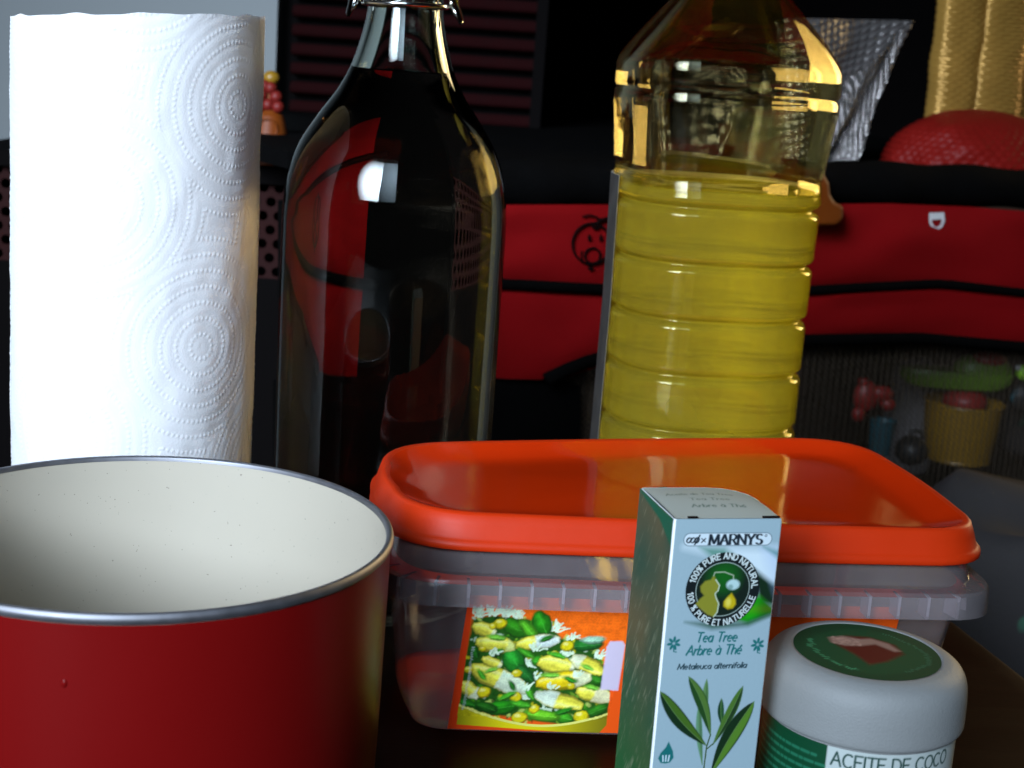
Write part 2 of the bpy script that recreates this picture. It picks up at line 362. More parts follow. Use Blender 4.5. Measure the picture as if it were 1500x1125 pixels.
# ------------------------------------------------------------------ flat print: a small painter, one coloured grid per printed face
class Canvas:
    def __init__(s, w, h, nx, ny, bg):           # w,h in drawing units; origin top-left, y down
        s.w, s.h, s.nx, s.ny = w, h, nx, ny
        s.x, s.y = np.meshgrid((np.arange(nx)) / (nx - 1) * w, (np.arange(ny)) / (ny - 1) * h)
        s.c = np.zeros((ny, nx, 3)); s.c[:] = lin(np.array(bg) / 255.0)
        s.px = w / (nx - 1)
    def box(s, x0, y0, x1, y1):
        i0 = max(int(x0 / s.w * (s.nx - 1)) - 2, 0); i1 = min(int(x1 / s.w * (s.nx - 1)) + 3, s.nx)
        j0 = max(int(y0 / s.h * (s.ny - 1)) - 2, 0); j1 = min(int(y1 / s.h * (s.ny - 1)) + 3, s.ny)
        return slice(j0, max(j1, j0)), slice(i0, max(i1, i0))
    def put(s, sl, a, col):
        if callable(col): col = col(s.x[sl], s.y[sl])
        else: col = lin(np.array(col) / 255.0)
        s.c[sl] = s.c[sl] * (1 - a[..., None]) + col * a[..., None]
    def poly(s, P, col, alpha=1.0, soft=0.0):
        P = np.array(P, float); m = soft * 2
        sl = s.box(P[:, 0].min() - m, P[:, 1].min() - m, P[:, 0].max() + m, P[:, 1].max() + m)
        X, Y = s.x[sl], s.y[sl]
        if X.size == 0: return
        d = np.full(X.shape, 1e9); ins = np.zeros(X.shape, bool)
        for i in range(len(P)):
            a, b = P[i - 1], P[i]; e = b - a; L = max((e ** 2).sum(), 1e-12)
            t = np.clip(((X - a[0]) * e[0] + (Y - a[1]) * e[1]) / L, 0, 1)
            d = np.minimum(d, np.hypot(X - a[0] - t * e[0], Y - a[1] - t * e[1]))
            c = (a[1] > Y) != (b[1] > Y)
            ins ^= c & (X < (b[0] - a[0]) * (Y - a[1]) / (b[1] - a[1] + 1e-12) + a[0])
        sd = np.where(ins, d, -d); w = max(soft, s.px * 0.7)
        s.put(sl, np.clip(sd / w * 0.5 + 0.5, 0, 1) * alpha, col)
    def ell(s, cx, cy, rx, ry, col, ang=0.0, alpha=1.0, soft=0.0):
        R = max(rx, ry) * 1.1 + soft * 2; sl = s.box(cx - R, cy - R, cx + R, cy + R)
        X, Y = s.x[sl] - cx, s.y[sl] - cy
        if X.size == 0: return
        c, n = math.cos(ang), math.sin(ang); U = (X * c + Y * n) / rx; V = (-X * n + Y * c) / ry
        r = np.hypot(U, V); sd = (1 - r) * min(rx, ry); w = max(soft, s.px * 0.7)
        s.put(sl, np.clip(sd / w * 0.5 + 0.5, 0, 1) * alpha, col)
    def line(s, P, col, nib=(0.3, 0.3, 0.0), alpha=1.0):
        P = np.array(P, float); a, b, ang = nib; c, n = math.cos(ang), math.sin(ang)
        R = max(a, b) + s.px * 2
        T = np.array([[c / a, n / a], [-n / b, c / b]])
        sl = s.box(P[:, 0].min() - R, P[:, 1].min() - R, P[:, 0].max() + R, P[:, 1].max() + R)
        X, Y = s.x[sl], s.y[sl]
        if X.size == 0: return
        U, V = T[0, 0] * X + T[0, 1] * Y, T[1, 0] * X + T[1, 1] * Y; Q = P @ T.T
        d = np.full(X.shape, 1e9)
        for i in range(len(Q) - 1):
            p, q = Q[i], Q[i + 1]; e = q - p; L = max((e ** 2).sum(), 1e-12)
            t = np.clip(((U - p[0]) * e[0] + (V - p[1]) * e[1]) / L, 0, 1)
            d = np.minimum(d, np.hypot(U - p[0] - t * e[0], V - p[1] - t * e[1]))
        w = s.px * 0.8 / min(a, b)
        s.put(sl, np.clip((1 - d) / w + 0.5, 0, 1) * alpha, col)

def arc(cx, cy, rx, ry, a0, a1, n=12):
    return [(cx + rx * math.cos(math.radians(a)), cy + ry * math.sin(math.radians(a))) for a in np.linspace(a0, a1, n)]
# skeleton letters, y up, cap height 1, x-height .62
G = {
 'A': (.72, [[(0, 0), (.36, 1), (.72, 0)], [(.13, .36), (.59, .36)]]),
 'C': (.70, [arc(.38, .5, .38, .5, 50, 310)]),
 'D': (.70, [[(0, 0), (0, 1), (.25, 1)] + arc(.25, .5, .42, .5, 90, -90) + [(0, 0)]]),
 'E': (.52, [[(.52, 1), (0, 1), (0, 0), (.52, 0)], [(0, .53), (.44, .53)]]),
 'I': (.06, [[(.03, 0), (.03, 1)]]),
 'L': (.48, [[(0, 1), (0, 0), (.48, 0)]]),
 'M': (.84, [[(0, 0), (.06, 1), (.42, .1), (.78, 1), (.84, 0)]]),
 'N': (.68, [[(0, 0), (0, 1), (.68, 0), (.68, 1)]]),
 'O': (.78, [arc(.39, .5, .39, .5, 0, 360, 20)]),
 'P': (.55, [[(0, 0), (0, 1), (.25, 1)] + arc(.27, .74, .27, .26, 90, -90) + [(0, .48)]]),
 'R': (.60, [[(0, 0), (0, 1), (.27, 1)] + arc(.29, .74, .27, .26, 90, -90) + [(0, .48)], [(.27, .48), (.60, 0)]]),
 'S': (.54, [arc(.28, .74, .25, .26, 40, 270, 10) + arc(.28, .25, .26, .25, 90, -150, 10)]),
 'T': (.64, [[(0, 1), (.64, 1)], [(.32, 1), (.32, 0)]]),
 'U': (.64, [[(0, 1), (0, .34)] + arc(.32, .32, .32, .32, 180, 360) + [(.64, 1)]]),
 'Y': (.68, [[(0, 1), (.34, .48), (.68, 1)], [(.34, .48), (.34, 0)]]),
 '1': (.30, [[(0, .78), (.22, 1), (.22, 0)]]),
 '0': (.54, [arc(.27, .5, .27, .5, 0, 360, 20)]),
 '%': (.72, [arc(.16, .78, .15, .2, 0, 360), arc(.56, .22, .15, .2, 0, 360), [(.62, 1), (.1, 0)]]),
 'a': (.46, [arc(.23, .3, .23, .31, 0, 360, 16), [(.46, .62), (.46, 0)]]),
 'b': (.46, [[(0, 1), (0, 0)], arc(.23, .3, .23, .31, 0, 360, 16)]),
 'c': (.42, [arc(.24, .31, .23, .31, 50, 310)]),
 'd': (.46, [arc(.23, .3, .23, .31, 0, 360, 16), [(.46, 1), (.46, 0)]]),
 'e': (.46, [[(.02, .33), (.45, .33)] + arc(.23, .31, .23, .31, 5, 310, 14)]),
 'f': (.30, [[(.32, .95), (.22, 1), (.13, .85), (.13, 0)], [(0, .6), (.28, .6)]]),
 'h': (.44, [[(0, 1), (0, 0)], [(0, .36)] + arc(.22, .4, .22, .22, 180, 0) + [(.44, 0)]]),
 'i': (.04, [[(.02, .62), (.02, 0)], [(.02, .86), (.02, .89)]]),
 'l': (.04, [[(.02, 1), (.02, 0)]]),
 'm': (.72, [[(0, .62), (0, 0)], [(0, .4)] + arc(.18, .43, .18, .19, 180, 0) + [(.36, 0)], [(.36, .4)] + arc(.54, .43, .18, .19, 180, 0) + [(.72, 0)]]),
 'n': (.44, [[(0, .62), (0, 0)], [(0, .36)] + arc(.22, .4, .22, .22, 180, 0) + [(.44, 0)]]),
 'o': (.48, [arc(.24, .31, .24, .31, 0, 360, 16)]),
 'p': (.46, [[(0, .62), (0, -.3)], arc(.23, .3, .23, .31, 0, 360, 16)]),
 'r': (.28, [[(0, .62), (0, 0)], [(0, .36), (.1, .56), (.28, .6)]]),
 't': (.28, [[(.12, .9), (.12, .1), (.2, 0), (.3, .04)], [(0, .62), (.28, .62)]]),
 'u': (.44, [[(0, .62), (0, .24)] + arc(.22, .22, .22, .22, 180, 360) + [(.44, .62)], [(.44, .4), (.44, 0)]]),
 ':': (.06, [[(.03, .02), (.03, .05)], [(.03, .5), (.03, .53)]]),
 'x': (.40, [[(0, .62), (.4, 0)], [(.4, .62), (0, 0)]]),
}
G['é'] = (G['e'][0], G['e'][1] + [[(.2, .74), (.34, .92)]])
G['à'] = (G['a'][0], G['a'][1] + [[(.28, .74), (.14, .92)]])
G['q'] = (.46, [arc(.23, .3, .23, .31, 0, 360, 16), [(.46, .62), (.46, -.3)]])
def text_strokes(s, gap=0.2, word=0.42):
    out, x = [], 0.0
    for ch in s:
        if ch == ' ': x += word; continue
        w, st = G[ch]
        for k in st: out.append([(px + x, py) for px, py in k])
        x += w + gap
    return out, x - gap
def write(cv, s, x0, y0, width, height, col, nib, slant=0.0, serif=0.0, gap=0.2, alpha=1.0, warp=None):
    st, w = text_strokes(s, gap)
    k = width / w
    f = warp or (lambda p: p)
    for q in st:
        P = [f((x0 + (a * k + slant * b * height), y0 - b * height)) for a, b in q]
        cv.line(P, col, nib, alpha)
        if serif:
            for e in (q[0], q[-1]):
                if (abs(e[1]) < .02 or abs(e[1] - 1) < .02) and len(q) < 12:
                    cv.line([f((x0 + (e[0] + d) * k + slant * e[1] * height, y0 - e[1] * height)) for d in (-serif, serif)], col, (nib[1] * .8, nib[1] * .8, 0), alpha)
def write_ring(cv, s, cx, cy, r, a_mid, span, h, col, nib, inward=False):
    st, w = text_strokes(s, 0.24)
    for q in st:
        P = []
        for a, b in q:
            fr = a / w - 0.5
            if not inward: ang = math.radians(a_mid + fr * span); rr = r + (b - .5) * h
            else: ang = math.radians(a_mid - fr * span); rr = r - (b - .5) * h
            P.append((cx + rr * math.sin(ang), cy - rr * math.cos(ang)))
        cv.line(P, col, nib)
def print_flat(name, cv, mat, parent, origin, ux, uy, fn=None):
    """grid of coloured vertices; origin = top-left, ux/uy = vectors of the full width / height"""
    u, v = np.meshgrid(np.linspace(0, 1, cv.nx), np.linspace(0, 1, cv.ny))
    if fn is None: V = np.array(origin) + u[..., None] * np.array(ux) + v[..., None] * np.array(uy)
    else: V = fn(u, v)
    F = grid_faces(cv.nx, cv.ny)[:, ::-1]
    return mk(name, V.reshape(-1, 3), F, mat, parent, True, cv.c.reshape(-1, 3))

# ================================================================== the setting
V, F = box(0, 2.0, -0.76, 8, 9, 0.02)
struct(mk('floor', V, F, M['floor'], smooth=False))
V, F = box(0.6, 3.0, 0.6, 8, 0.1, 2.7)
struct(mk('back_wall', V, F, M['dark_wall_and_shade'], smooth=False))
wx = float(at_y(405, 60, 1.65)[0])
V, F = box(wx - 1.0, 1.70, 0.30, 2.0, 0.10, 2.1)
struct(mk('grey_wall', V, F, M['wall'], smooth=False))

# ------------------------------------------------------------------ table
table = thing('table', 'dark varnished wooden table that carries the pot, bottles, tub, carton and jar', 'table', (0, 0, -0.75))
E1, E2 = at_z(1410, 915, 0), at_z(1500, 985, 0)
ed = (E2 - E1) / np.linalg.norm(E2 - E1)
cr = E1 - ed * 0.035
right_front = cr + ed * 1.25
corners = [(cr[0], cr[1]), (-0.75, cr[1] - 0.02), (-0.75, -0.45), (right_front[0], right_front[1])]
ring = []
for i in range(4):
    p0, p1, p2 = (np.array(corners[(i + k) % 4]) for k in (-1, 0, 1))
    a = p1 + (p0 - p1) / np.linalg.norm(p0 - p1) * 0.03; b = p1 + (p2 - p1) / np.linalg.norm(p2 - p1) * 0.03
    for t in np.linspace(0, 1, 6): ring.append((1 - t) ** 2 * a + 2 * t * (1 - t) * p1 + t * t * b)
ring = np.array(ring); cen = ring.mean(0)
def tr(z, ins):
    q = cen + (ring - cen) * (1 - ins / 0.6); return np.c_[q, np.full(len(q), z)]
V, F = loft([tr(.722, .004), tr(.724, .001), tr(.735, 0), tr(.746, 0.001), tr(.7492, .003), tr(.75, .006)], True, True)
mk('table_top', V, F, M['table'], table, 'auto')
for (x, y) in ((-0.66, -0.36), (0.30, -0.36), (-0.66, 0.60), (0.14, 0.60)):
    V, F = box(x, y, 0.361, 0.05, 0.05, 0.722, 0.004); mk('leg', V, F, M['table'], table, 'auto')

# ================================================================== paper towel roll
roll = thing('paper_towel_roll', 'tall white kitchen paper roll with embossed dotted circles standing behind the red saucepan', 'paper roll', (-0.1680, 0.652, 0))
RR, RH = 0.0522, 0.2588
nu, nv = 700, 540
th, zz = np.meshgrid(np.linspace(0, 2 * np.pi, nu, endpoint=False), np.linspace(0, RH, nv))
cam_dir = math.atan2(-0.652, 0.168)
s = ((th - cam_dir + np.pi) % (2 * np.pi) - np.pi) * RR          # arc length from the side facing the camera
s0, z0 = RR * math.radians(50), RH - 0.0355
best_r = np.full(s.shape, 9.0); bx_ = np.zeros(s.shape); by_ = np.zeros(s.shape)
for i in range(-6, 7):
    for j in range(-6, 7):
        cx_, cz_ = s0 + i * (-0.017) + j * 0.045, z0 + i * (-0.098) + j * (-0.060)
        if abs(cx_) > 0.25 or cz_ < -0.1 or cz_ > 0.4: continue
        r = np.hypot(s - cx_, zz - cz_); m = r < best_r
        best_r[m] = r[m]; bx_[m] = (s - cx_)[m]; by_[m] = (zz - cz_)[m]
pitch = 0.0066
k = np.maximum(np.round((best_r - 0.0052) / pitch), 0)
rk = 0.0052 + pitch * k
cnt = np.round(2 * np.pi * rk / 0.0022)
ang = np.arctan2(by_, bx_) + k * 0.3
fr = ang * cnt / (2 * np.pi); da = (fr - np.round(fr)) * 2 * np.pi / cnt * best_r
dist2 = (best_r - rk) ** 2 + da ** 2
bump = 0.00028 * np.exp(-dist2 / (2 * 0.00050 ** 2))
pillow = 0.00035 * np.cos((best_r - rk) / pitch * 2 * np.pi)
wav = (vnoise(s * 45 + 50, zz * 30, 1) - .5) * 0.0012 + (vnoise(s * 160 + 50, zz * 110, 2) - .5) * 0.00045
R_ = RR + bump - pillow * 0.2 + wav
ztop = zz + np.where(zz > RH - 0.006, (vnoise(s * 120 + 40, zz * 0, 3) - .5) * 0.0012, 0)
ztop = ztop + (0.070 * R_ * np.cos(th) + 0.0012) * zz / RH                            # the loose sheets stand a little higher on one side
V = np.stack([R_ * np.cos(th), R_ * np.sin(th), ztop], -1).reshape(-1, 3)
mk('paper_sheet', V, grid_faces(nu, nv, True), M['paper'], roll)
tt = np.linspace(0, 2 * np.pi, 160, endpoint=False)
pr = [(0.0215, RH - 0.0012)]
for i in range(24):                                              # wound layers seen on the end faces
    r = 0.0222 + i * (RR - 0.0005 - 0.0222) / 23; pr += [(r - 0.0004, RH - 0.0016), (r, RH - 0.0009)]
V, F = lathe(pr, 120); V[:, 2] += 0.070 * V[:, 0] + 0.0012; mk('roll_end', V, F, M['paper'], roll)
V, F = lathe([(0.0215, 0.0008), (RR - .0005, 0.0008)], 120); mk('roll_end', V, F[:, ::-1], M['paper'], roll)
V, F = lathe([(0.0200, 0.0), (0.0214, 0.0), (0.0214, RH - .0025), (0.0200, RH - .0025), (0.0200, 0.0)], 60); mk('cardboard_core', V, F, M['card'], roll, 'auto')

# ================================================================== saucepan
pot = thing('saucepan', 'glossy red enamel saucepan with cream inside and steel rim before the paper roll', 'saucepan', (-0.1149, 0.4584, 0))
pot.scale = (1, 1, 1.011)
V, F = lathe(np.vstack([[(0.0005, 0.0), (0.060, 0.0)], smooth_prof([(0.066, 0.0004), (0.0735, 0.004), (0.0772, 0.012), (0.0785, 0.03), (0.0793, 0.075), (0.0796, 0.0968)], 6)]), 160)
mk('body', V, F, M['red_enamel'], pot)
V, F = lathe(np.vstack([smooth_prof([(0.0781, 0.0985), (0.0778, 0.07), (0.0765, 0.03), (0.0745, 0.012), (0.068, 0.0045)], 8), [(0.040, 0.0035), (0.0005, 0.0035)]]), 160)
mk('lining', V, F, M['cream'], pot)
V, F = lathe(smooth_prof([(0.0797, 0.0970), (0.0802, 0.0975), (0.0804, 0.0988), (0.0798, 0.1000), (0.0790, 0.1002), (0.0782, 0.0998), (0.0779, 0.0986)], 5), 160)
mk('rim', V, F, M['steel'], pot)
dd = pix_ray(95, 1004); dd = dd / np.linalg.norm(dd)
ox, oy = 0.1149, -0.4584                                          # nearest hit of that sight line with the pot wall
a_, b_, c_ = dd[0] ** 2 + dd[1] ** 2, 2 * (dd[0] * ox + dd[1] * oy), ox * ox + oy * oy - 0.0788 ** 2
t_ = (-b_ - math.sqrt(b_ * b_ - 4 * a_ * c_)) / (2 * a_)
hp = np.array([ox, oy, CAM_Z]) + dd * t_
V, F = ellipsoid((hp[0], hp[1], hp[2]), 0.0011, 0.0011, 0.0016, 16, 10); mk('enamel_blister', V, F, M['red_enamel'], pot)

# ================================================================== swing-top bottle
sb = thing('swing_top_bottle', 'large clear glass swing-top bottle filled with liquid, between the paper roll and the oil bottle', 'bottle', (-0.0582, 0.680, 0))
outer = smooth_prof([(0.0440, 0.0), (0.0485, 0.003), (0.0502, 0.010), (0.0503, 0.06), (0.0506, 0.12), (0.0507, 0.17), (0.0504, 0.184), (0.0484, 0.1985), (0.0439, 0.2115), (0.0359, 0.2245),
                     (0.0282, 0.2354), (0.0228, 0.2462), (0.0187, 0.2596), (0.0166, 0.2707), (0.0160, 0.283), (0.0160, 0.293)], 5)
lip = [(0.0178, 0.294), (0.0182, 0.298), (0.0178, 0.303), (0.0160, 0.3045), (0.0128, 0.3045), (0.0118, 0.303)]
WT = 0.0034
LQ = 0.2448
def r_in(r, z): return max(r - WT * (1.0 if z < .24 else .9), 0.0115)
rl = float(np.interp(LQ, outer[:, 1], outer[:, 0])) - WT * .9
inner = [(0.0116, 0.295)] + [(r_in(r, z), z) for r, z in outer[::-1] if z > LQ + 0.001] + [(rl, LQ)]       # bare inner wall above the liquid
V, F = lathe(np.vstack([[(0.0005, 0.003), (0.036, 0.0015)], outer, lip, inner]), 120)
mk('glass', V, F, M['glass'], sb)
liq = [(0.0005, 0.0084), (0.040, 0.0054)] + [(r_in(r, z), z) for r, z in outer if 0.008 < z < LQ - 0.001] + [(rl, LQ)]
V, F = lathe(np.array(liq), 120); lq_o = mk('liquid', V, F, M['water_wall'], sb)              # where liquid meets glass
V, F = lathe(np.array([(rl, LQ), (rl - 0.001, LQ - 0.0006), (rl * 0.6, LQ - 0.001), (0.0005, LQ - 0.001)]), 120); mk('liquid_surface', V, F, M['water'], lq_o)
V, F = lathe(smooth_prof([(0.0005, 0.303), (0.0100, 0.3032), (0.0108, 0.3055), (0.0150, 0.306), (0.0155, 0.310), (0.0130, 0.315), (0.0080, 0.318), (0.0005, 0.3185)], 5), 48); mk('stopper', V, F, M['ceramic'], sb)
V, F = lathe([(0.0112, 0.3035), (0.0145, 0.3035), (0.0150, 0.3048), (0.0145, 0.3058), (0.0110, 0.3058)], 48); mk('gasket', V, F, M['rubber'], sb)
wires = []
tl = math.radians(-2)
wires.append(tube([(0.0185 * math.cos(a), 0.0185 * math.sin(a), 0.2733 + 0.0002 * math.cos(a)) for a in np.linspace(0, 2 * np.pi, 64, endpoint=False)], 0.0012, 10, True))
for sx in (-1, 1):                                               # side eyelets of the clasp and the bail over the stopper
    x = sx * 0.0202
    wires.append(tube([(x, -0.004, 0.2745), (x + sx * .003, -0.0045, 0.270), (x + sx * .0045, -0.003, 0.2675), (x + sx * .0045, 0.001, 0.2685), (x + sx * .003, .003, 0.273), (x, 0.003, 0.2765), (x, -0.0005, 0.278), (x, -0.004, 0.2745)], 0.0011, 8))
wires.append(tube([(-0.0205, 0.0, 0.276), (-0.0218, 0.002, 0.292), (-0.019, 0.001, 0.309), (-0.012, 0, 0.3165), (0, 0, 0.3195), (0.012, 0, 0.3165), (0.019, 0.001, 0.309), (0.0218, 0.002, 0.292), (0.0205, 0, 0.276)], 0.0011, 8))
wires.append(tube([(-0.0247, -0.004, 0.268), (-0.020, -0.0165, 0.285), (-0.012, -0.0200, 0.287), (0.012, -0.0200, 0.287), (0.020, -0.0165, 0.285), (0.0247, -0.004, 0.268)], 0.0011, 8))
V, F = merge(wires[:1]); mk('neck_wire', V, F, M['chrome'], sb)
V, F = merge(wires[1:]); mk('wire_bail', V, F, M['chrome'], sb)

# ================================================================== oil bottle
OX, OY = 0.0905, 0.725
ob = thing('oil_bottle', 'ribbed clear plastic bottle half full of yellow cooking oil behind the orange lid', 'bottle', (OX, OY, 0), math.radians(8))
def sup(rx, z, p, n=112):
    t = np.linspace(0, 2 * np.pi, n, endpoint=False); c, q = np.cos(t), np.sin(t); e = 2 / p
    return np.c_[rx * np.sign(c) * np.abs(c) ** e, rx * np.sign(q) * np.abs(q) ** e, np.full(n, z)]
zg = [float(at_y(1000, y, OY - 0.0455)[2]) for y in (304, 388, 471, 552, 634)]
zg += [zg[-1] - 0.0275, zg[-1] - 0.055]
base_prof = [(0.0, 0.040), (0.003, 0.045), (0.009, 0.0468), (0.06, 0.0472), (0.143, 0.0466), (0.172, 0.0470), (0.1992, 0.0474), (0.2040, 0.0474), (0.2060, 0.0466), (0.2122, 0.0478), (0.2283, 0.0488), (0.2379, 0.0496),
             (0.2425, 0.0496), (0.2445, 0.0484), (0.2465, 0.0494), (0.2560, 0.0492), (0.2600, 0.0478), (0.2694, 0.0415), (0.2859, 0.0280), (0.2980, 0.0180), (0.3030, 0.0150), (0.3120, 0.0145)]
bz, br = np.array(base_prof).T
zs = np.unique(np.concatenate([bz] + [np.linspace(z - 0.0045, z + 0.0045, 13) for z in zg]))
zs = zs[(zs >= 0)]
def orad(z):
    r = np.interp(z, bz, br)
    for g in zg: r = r - 0.0027 * np.exp(-((z - g) / 0.0013) ** 2) + 0.0006 * np.exp(-((z - g - 0.004) / 0.0016) ** 2) + 0.0006 * np.exp(-((z - g + 0.004) / 0.0016) ** 2)
    return r
def pexp(z): return float(np.interp(z, [0, 0.2, 0.258, 0.29, 0.303], [2.7, 2.8, 3.6, 3.0, 2.0]))
rings_o = [sup(float(orad(z)), z, pexp(z)) for z in zs]
rings_i = [sup(max(float(orad(z)) - 0.0009, 0.005), z, pexp(z)) for z in zs[::-1] if z > 0.002] + [sup(0.03, 0.0025, 2.7), sup(0.001, 0.0025, 2.7)]
V, F = loft([sup(0.001, 0.0, 2.7)] + rings_o + rings_i); mk('shell', V, F, M['pet'], ob)
OLV = float(at_y(1050, 283, OY - 0.045)[2])
zo = [z for z in zs if 0.0035 < z < OLV - 0.001]
rings = [sup(0.001, 0.0035, 2.7), sup(0.035, 0.0035, 2.7)] + [sup(float(orad(z)) - 0.0008, z, pexp(z)) for z in zo]
ro = float(orad(OLV)) - 0.0008
rings += [sup(ro, OLV + 0.0006, 2.8), sup(ro - 0.0012, OLV, 2.8), sup(ro * .5, OLV - 0.0001, 2.8), sup(0.0005, OLV - 0.0001, 2.8)]
V, F = loft(rings); mk('oil', V, F, M['oil'], ob)
lz = np.linspace(0.035, zg[0] + 0.010, 24)                        # paper label round the back of the bottle
def lab(off, a0, a1):
    t = np.linspace(math.radians(a0), math.radians(a1), 48); R = []
    for z in lz:
        r = float(np.interp(z, bz, br)) + off; e = 2 / pexp(z); c, q = np.cos(t), np.sin(t)
        R.append(np.c_[r * np.sign(c) * np.abs(c) ** e, r * np.sign(q) * np.abs(q) ** e, np.full(48, z)])
    return np.array(R).reshape(-1, 3)
mk('label', lab(0.0011, 12, 184), grid_faces(48, 24), M['label_back'], ob)
mk('label_print', lab(0.0014, 158, 184), grid_faces(48, 24), M['label_dark'], ob)
V, F = lathe([(0.0005, 0.334), (0.0150, 0.334), (0.0165, 0.332), (0.0168, 0.312), (0.0175, 0.308), (0.0152, 0.307)], 48); mk('cap', V, F, M['cap_yellow'], ob, 'auto')

# ================================================================== food container
fc = thing('food_container', 'rectangular cloudy plastic tub with orange lid and salad photo label', 'food container', (0.065, 0.592, 0), math.radians(9))
Q = np.array([(-0.119, 0.042), (0.113, 0.077), (0.114, -0.069), (-0.1155, -0.060)])      # back-left, back-right, front-right, front-left
SG = np.array([(-1, 1), (1, 1), (1, -1), (-1, -1)])
def outl(d, z, fil, n=10, m=8):
    P = Q + SG * d; out = []
    for i in range(4):
        p0, p1, p2 = P[i - 1], P[i], P[(i + 1) % 4]
        a = p1 + (p0 - p1) / np.linalg.norm(p0 - p1) * fil[i]; b = p1 + (p2 - p1) / np.linalg.norm(p2 - p1) * fil[i]
        for t in np.linspace(0, 1, n): out.append((1 - t) ** 2 * a + 2 * t * (1 - t) * p1 + t * t * b)
        c = p2 + (p1 - p2) / np.linalg.norm(p1 - p2) * fil[(i + 1) % 4]
        nn = np.array([-(c - b)[1], (c - b)[0]]); nn /= np.linalg.norm(nn)
        for t in np.linspace(0, 1, m + 2)[1:-1]: out.append(b + (c - b) * t + nn * 0.0016 * math.sin(math.pi * t))
    return np.c_[np.array(out), np.full(len(out), z)]
LF = (0.038, 0.040, 0.030, 0.034)
def lf(k): return tuple(max(v + k, 0.004) for v in LF)
LID = [(-0.020, .0846), (-0.0035, .0850), (-0.0008, .0836), (-0.0006, .0796), (0.0010, .0792), (0.0016, .0797), (0.0015, .0818), (0.0004, .0828), (-0.0002, .0836), (-0.0014, .0880), (-0.0026, .0914), (-0.0036, .0923),
       (-0.0046, .0924), (-0.0060, .0919), (-0.0100, .0903), (-0.0155, .0885), (-0.0190, .0879), (-0.0230, .0877), (-0.0260, .0876)]
rings = [outl(d, z, lf(d * 0.8)) for d, z in LID]
r_last = rings[-1]; c0 = r_last.mean(0)
for k_, dz in ((.7, .0003), (.35, .0005), (.02, .0006)): rings.append((r_last - c0) * np.array([k_, k_, 0]) + c0 + np.array([0, 0, dz]))
V, F = loft(rings[:14]); lid_o = mk('lid', V, F, M['lid_rim'], fc)
V, F = loft(rings[13:]); mk('lid_panel', V, F, M['lid_orange'], lid_o)
TF = (0.016, 0.016, 0.014, 0.014); SF = (0.030, 0.032, 0.024, 0.026)
TUB = [(-0.0045, .0845, LF), (-0.0030, .0835, LF), (-0.0022, .0790, LF), (-0.0022, .0700, SF), (0.0030, .0690, SF), (0.0036, .0680, SF), (0.0040, .0590, SF), (0.0032, .0587, SF), (0.0026, .0672, SF), (-0.0055, .0676, SF),
       (-0.0066, .0650, TF), (-0.0130, .0060, TF), (-0.0142, .0022, TF), (-0.0175, .0003, TF)]
rings = [outl(d, z, f) for d, z, f in TUB]
r_last = rings[-1]; c0 = r_last.mean(0); rings.append((r_last - c0) * np.array([.02, .02, 0]) + c0)
V, F = loft(rings); mk('tub', V, F, M['tub'], fc, 'auto')
ol = outl(0.0, 0, SF, 14, 60)[:, :2]; seg = np.linalg.norm(np.diff(np.vstack([ol, ol[:1]]), axis=0), axis=1); cum = np.r_[0, np.cumsum(seg)]
nr = 58
rv, rf = box(0, 0, 0, 0.0011, 0.0078, 0.0086); rib_me = None
for i in range(nr):
    q = cum[-1] * i / nr; p = np.array([np.interp(q, cum, np.r_[ol[:, k2], ol[0, k2]]) for k2 in (0, 1)]); p2 = np.array([np.interp((q + .001) % cum[-1], cum, np.r_[ol[:, k2], ol[0, k2]]) for k2 in (0, 1)])
    tdir = p2 - p; nang = math.atan2(tdir[1], tdir[0])
    if rib_me is None:
        o = mk('rib', rv, rf, M['tub_rib'], fc, False); rib_me = o.data
    else:
        o = bpy.data.objects.new('rib', rib_me); COL.objects.link(o); o.parent = fc
    nx_, ny_ = math.sin(nang), -math.cos(nang)                    # inward for a clockwise outline
    o.location = (p[0] + nx_ * 0.0008, p[1] + ny_ * 0.0008, 0.0632); o.rotation_euler = (0, 0, nang)

# printed salad label on the front wall (drawn in its own units, 3080 x 1000)
cv = Canvas(3080, 1000, 880, 286, (226, 84, 14))
def sp(X, Y): return (X - (130 - 90 * (Y - 50) / 995.0), Y - 50.0)
def SP(*pts): return [sp(*p) for p in pts]
cv.poly([(0, 0), (36, 0), (60, 1000), (0, 1000)], (214, 58, 12))
cv.poly(SP((165, 100), (1260, 110), (1250, 560), (165, 560)), (228, 98, 12), soft=6)
for i in range(14): cv.line([(90 + rng.uniform(0, 500), 60 + i * 22), (1100, 66 + i * 22)], (210, 84, 8), (5, 4, 0), 0.35)
cv.poly(SP((165, 215), (330, 190), (560, 210), (760, 300), (790, 340), (1070, 345), (1060, 470), (1190, 640), (1175, 925), (880, 1000), (95, 900)), (30, 78, 14), soft=10)
for i in range(420):
    X, Y = rng.uniform(140, 1180), rng.uniform(200, 985)
    if Y < 330 and X > 760: continue
    if Y < 480 and X > 1060: continue
    if Y > 860 + 130 * math.sin((X - 100) / 1080 * math.pi): continue
    c = [(16, 60, 8), (40, 110, 12), (70, 140, 20), (120, 165, 40), (170, 190, 90), (190, 180, 20), (10, 36, 8), (190, 215, 180)][rng.integers(0, 8)]
    x, y = sp(X, Y); cv.ell(x, y, rng.uniform(8, 26), rng.uniform(6, 16), c, rng.uniform(0, 3.1), 0.8, 5)
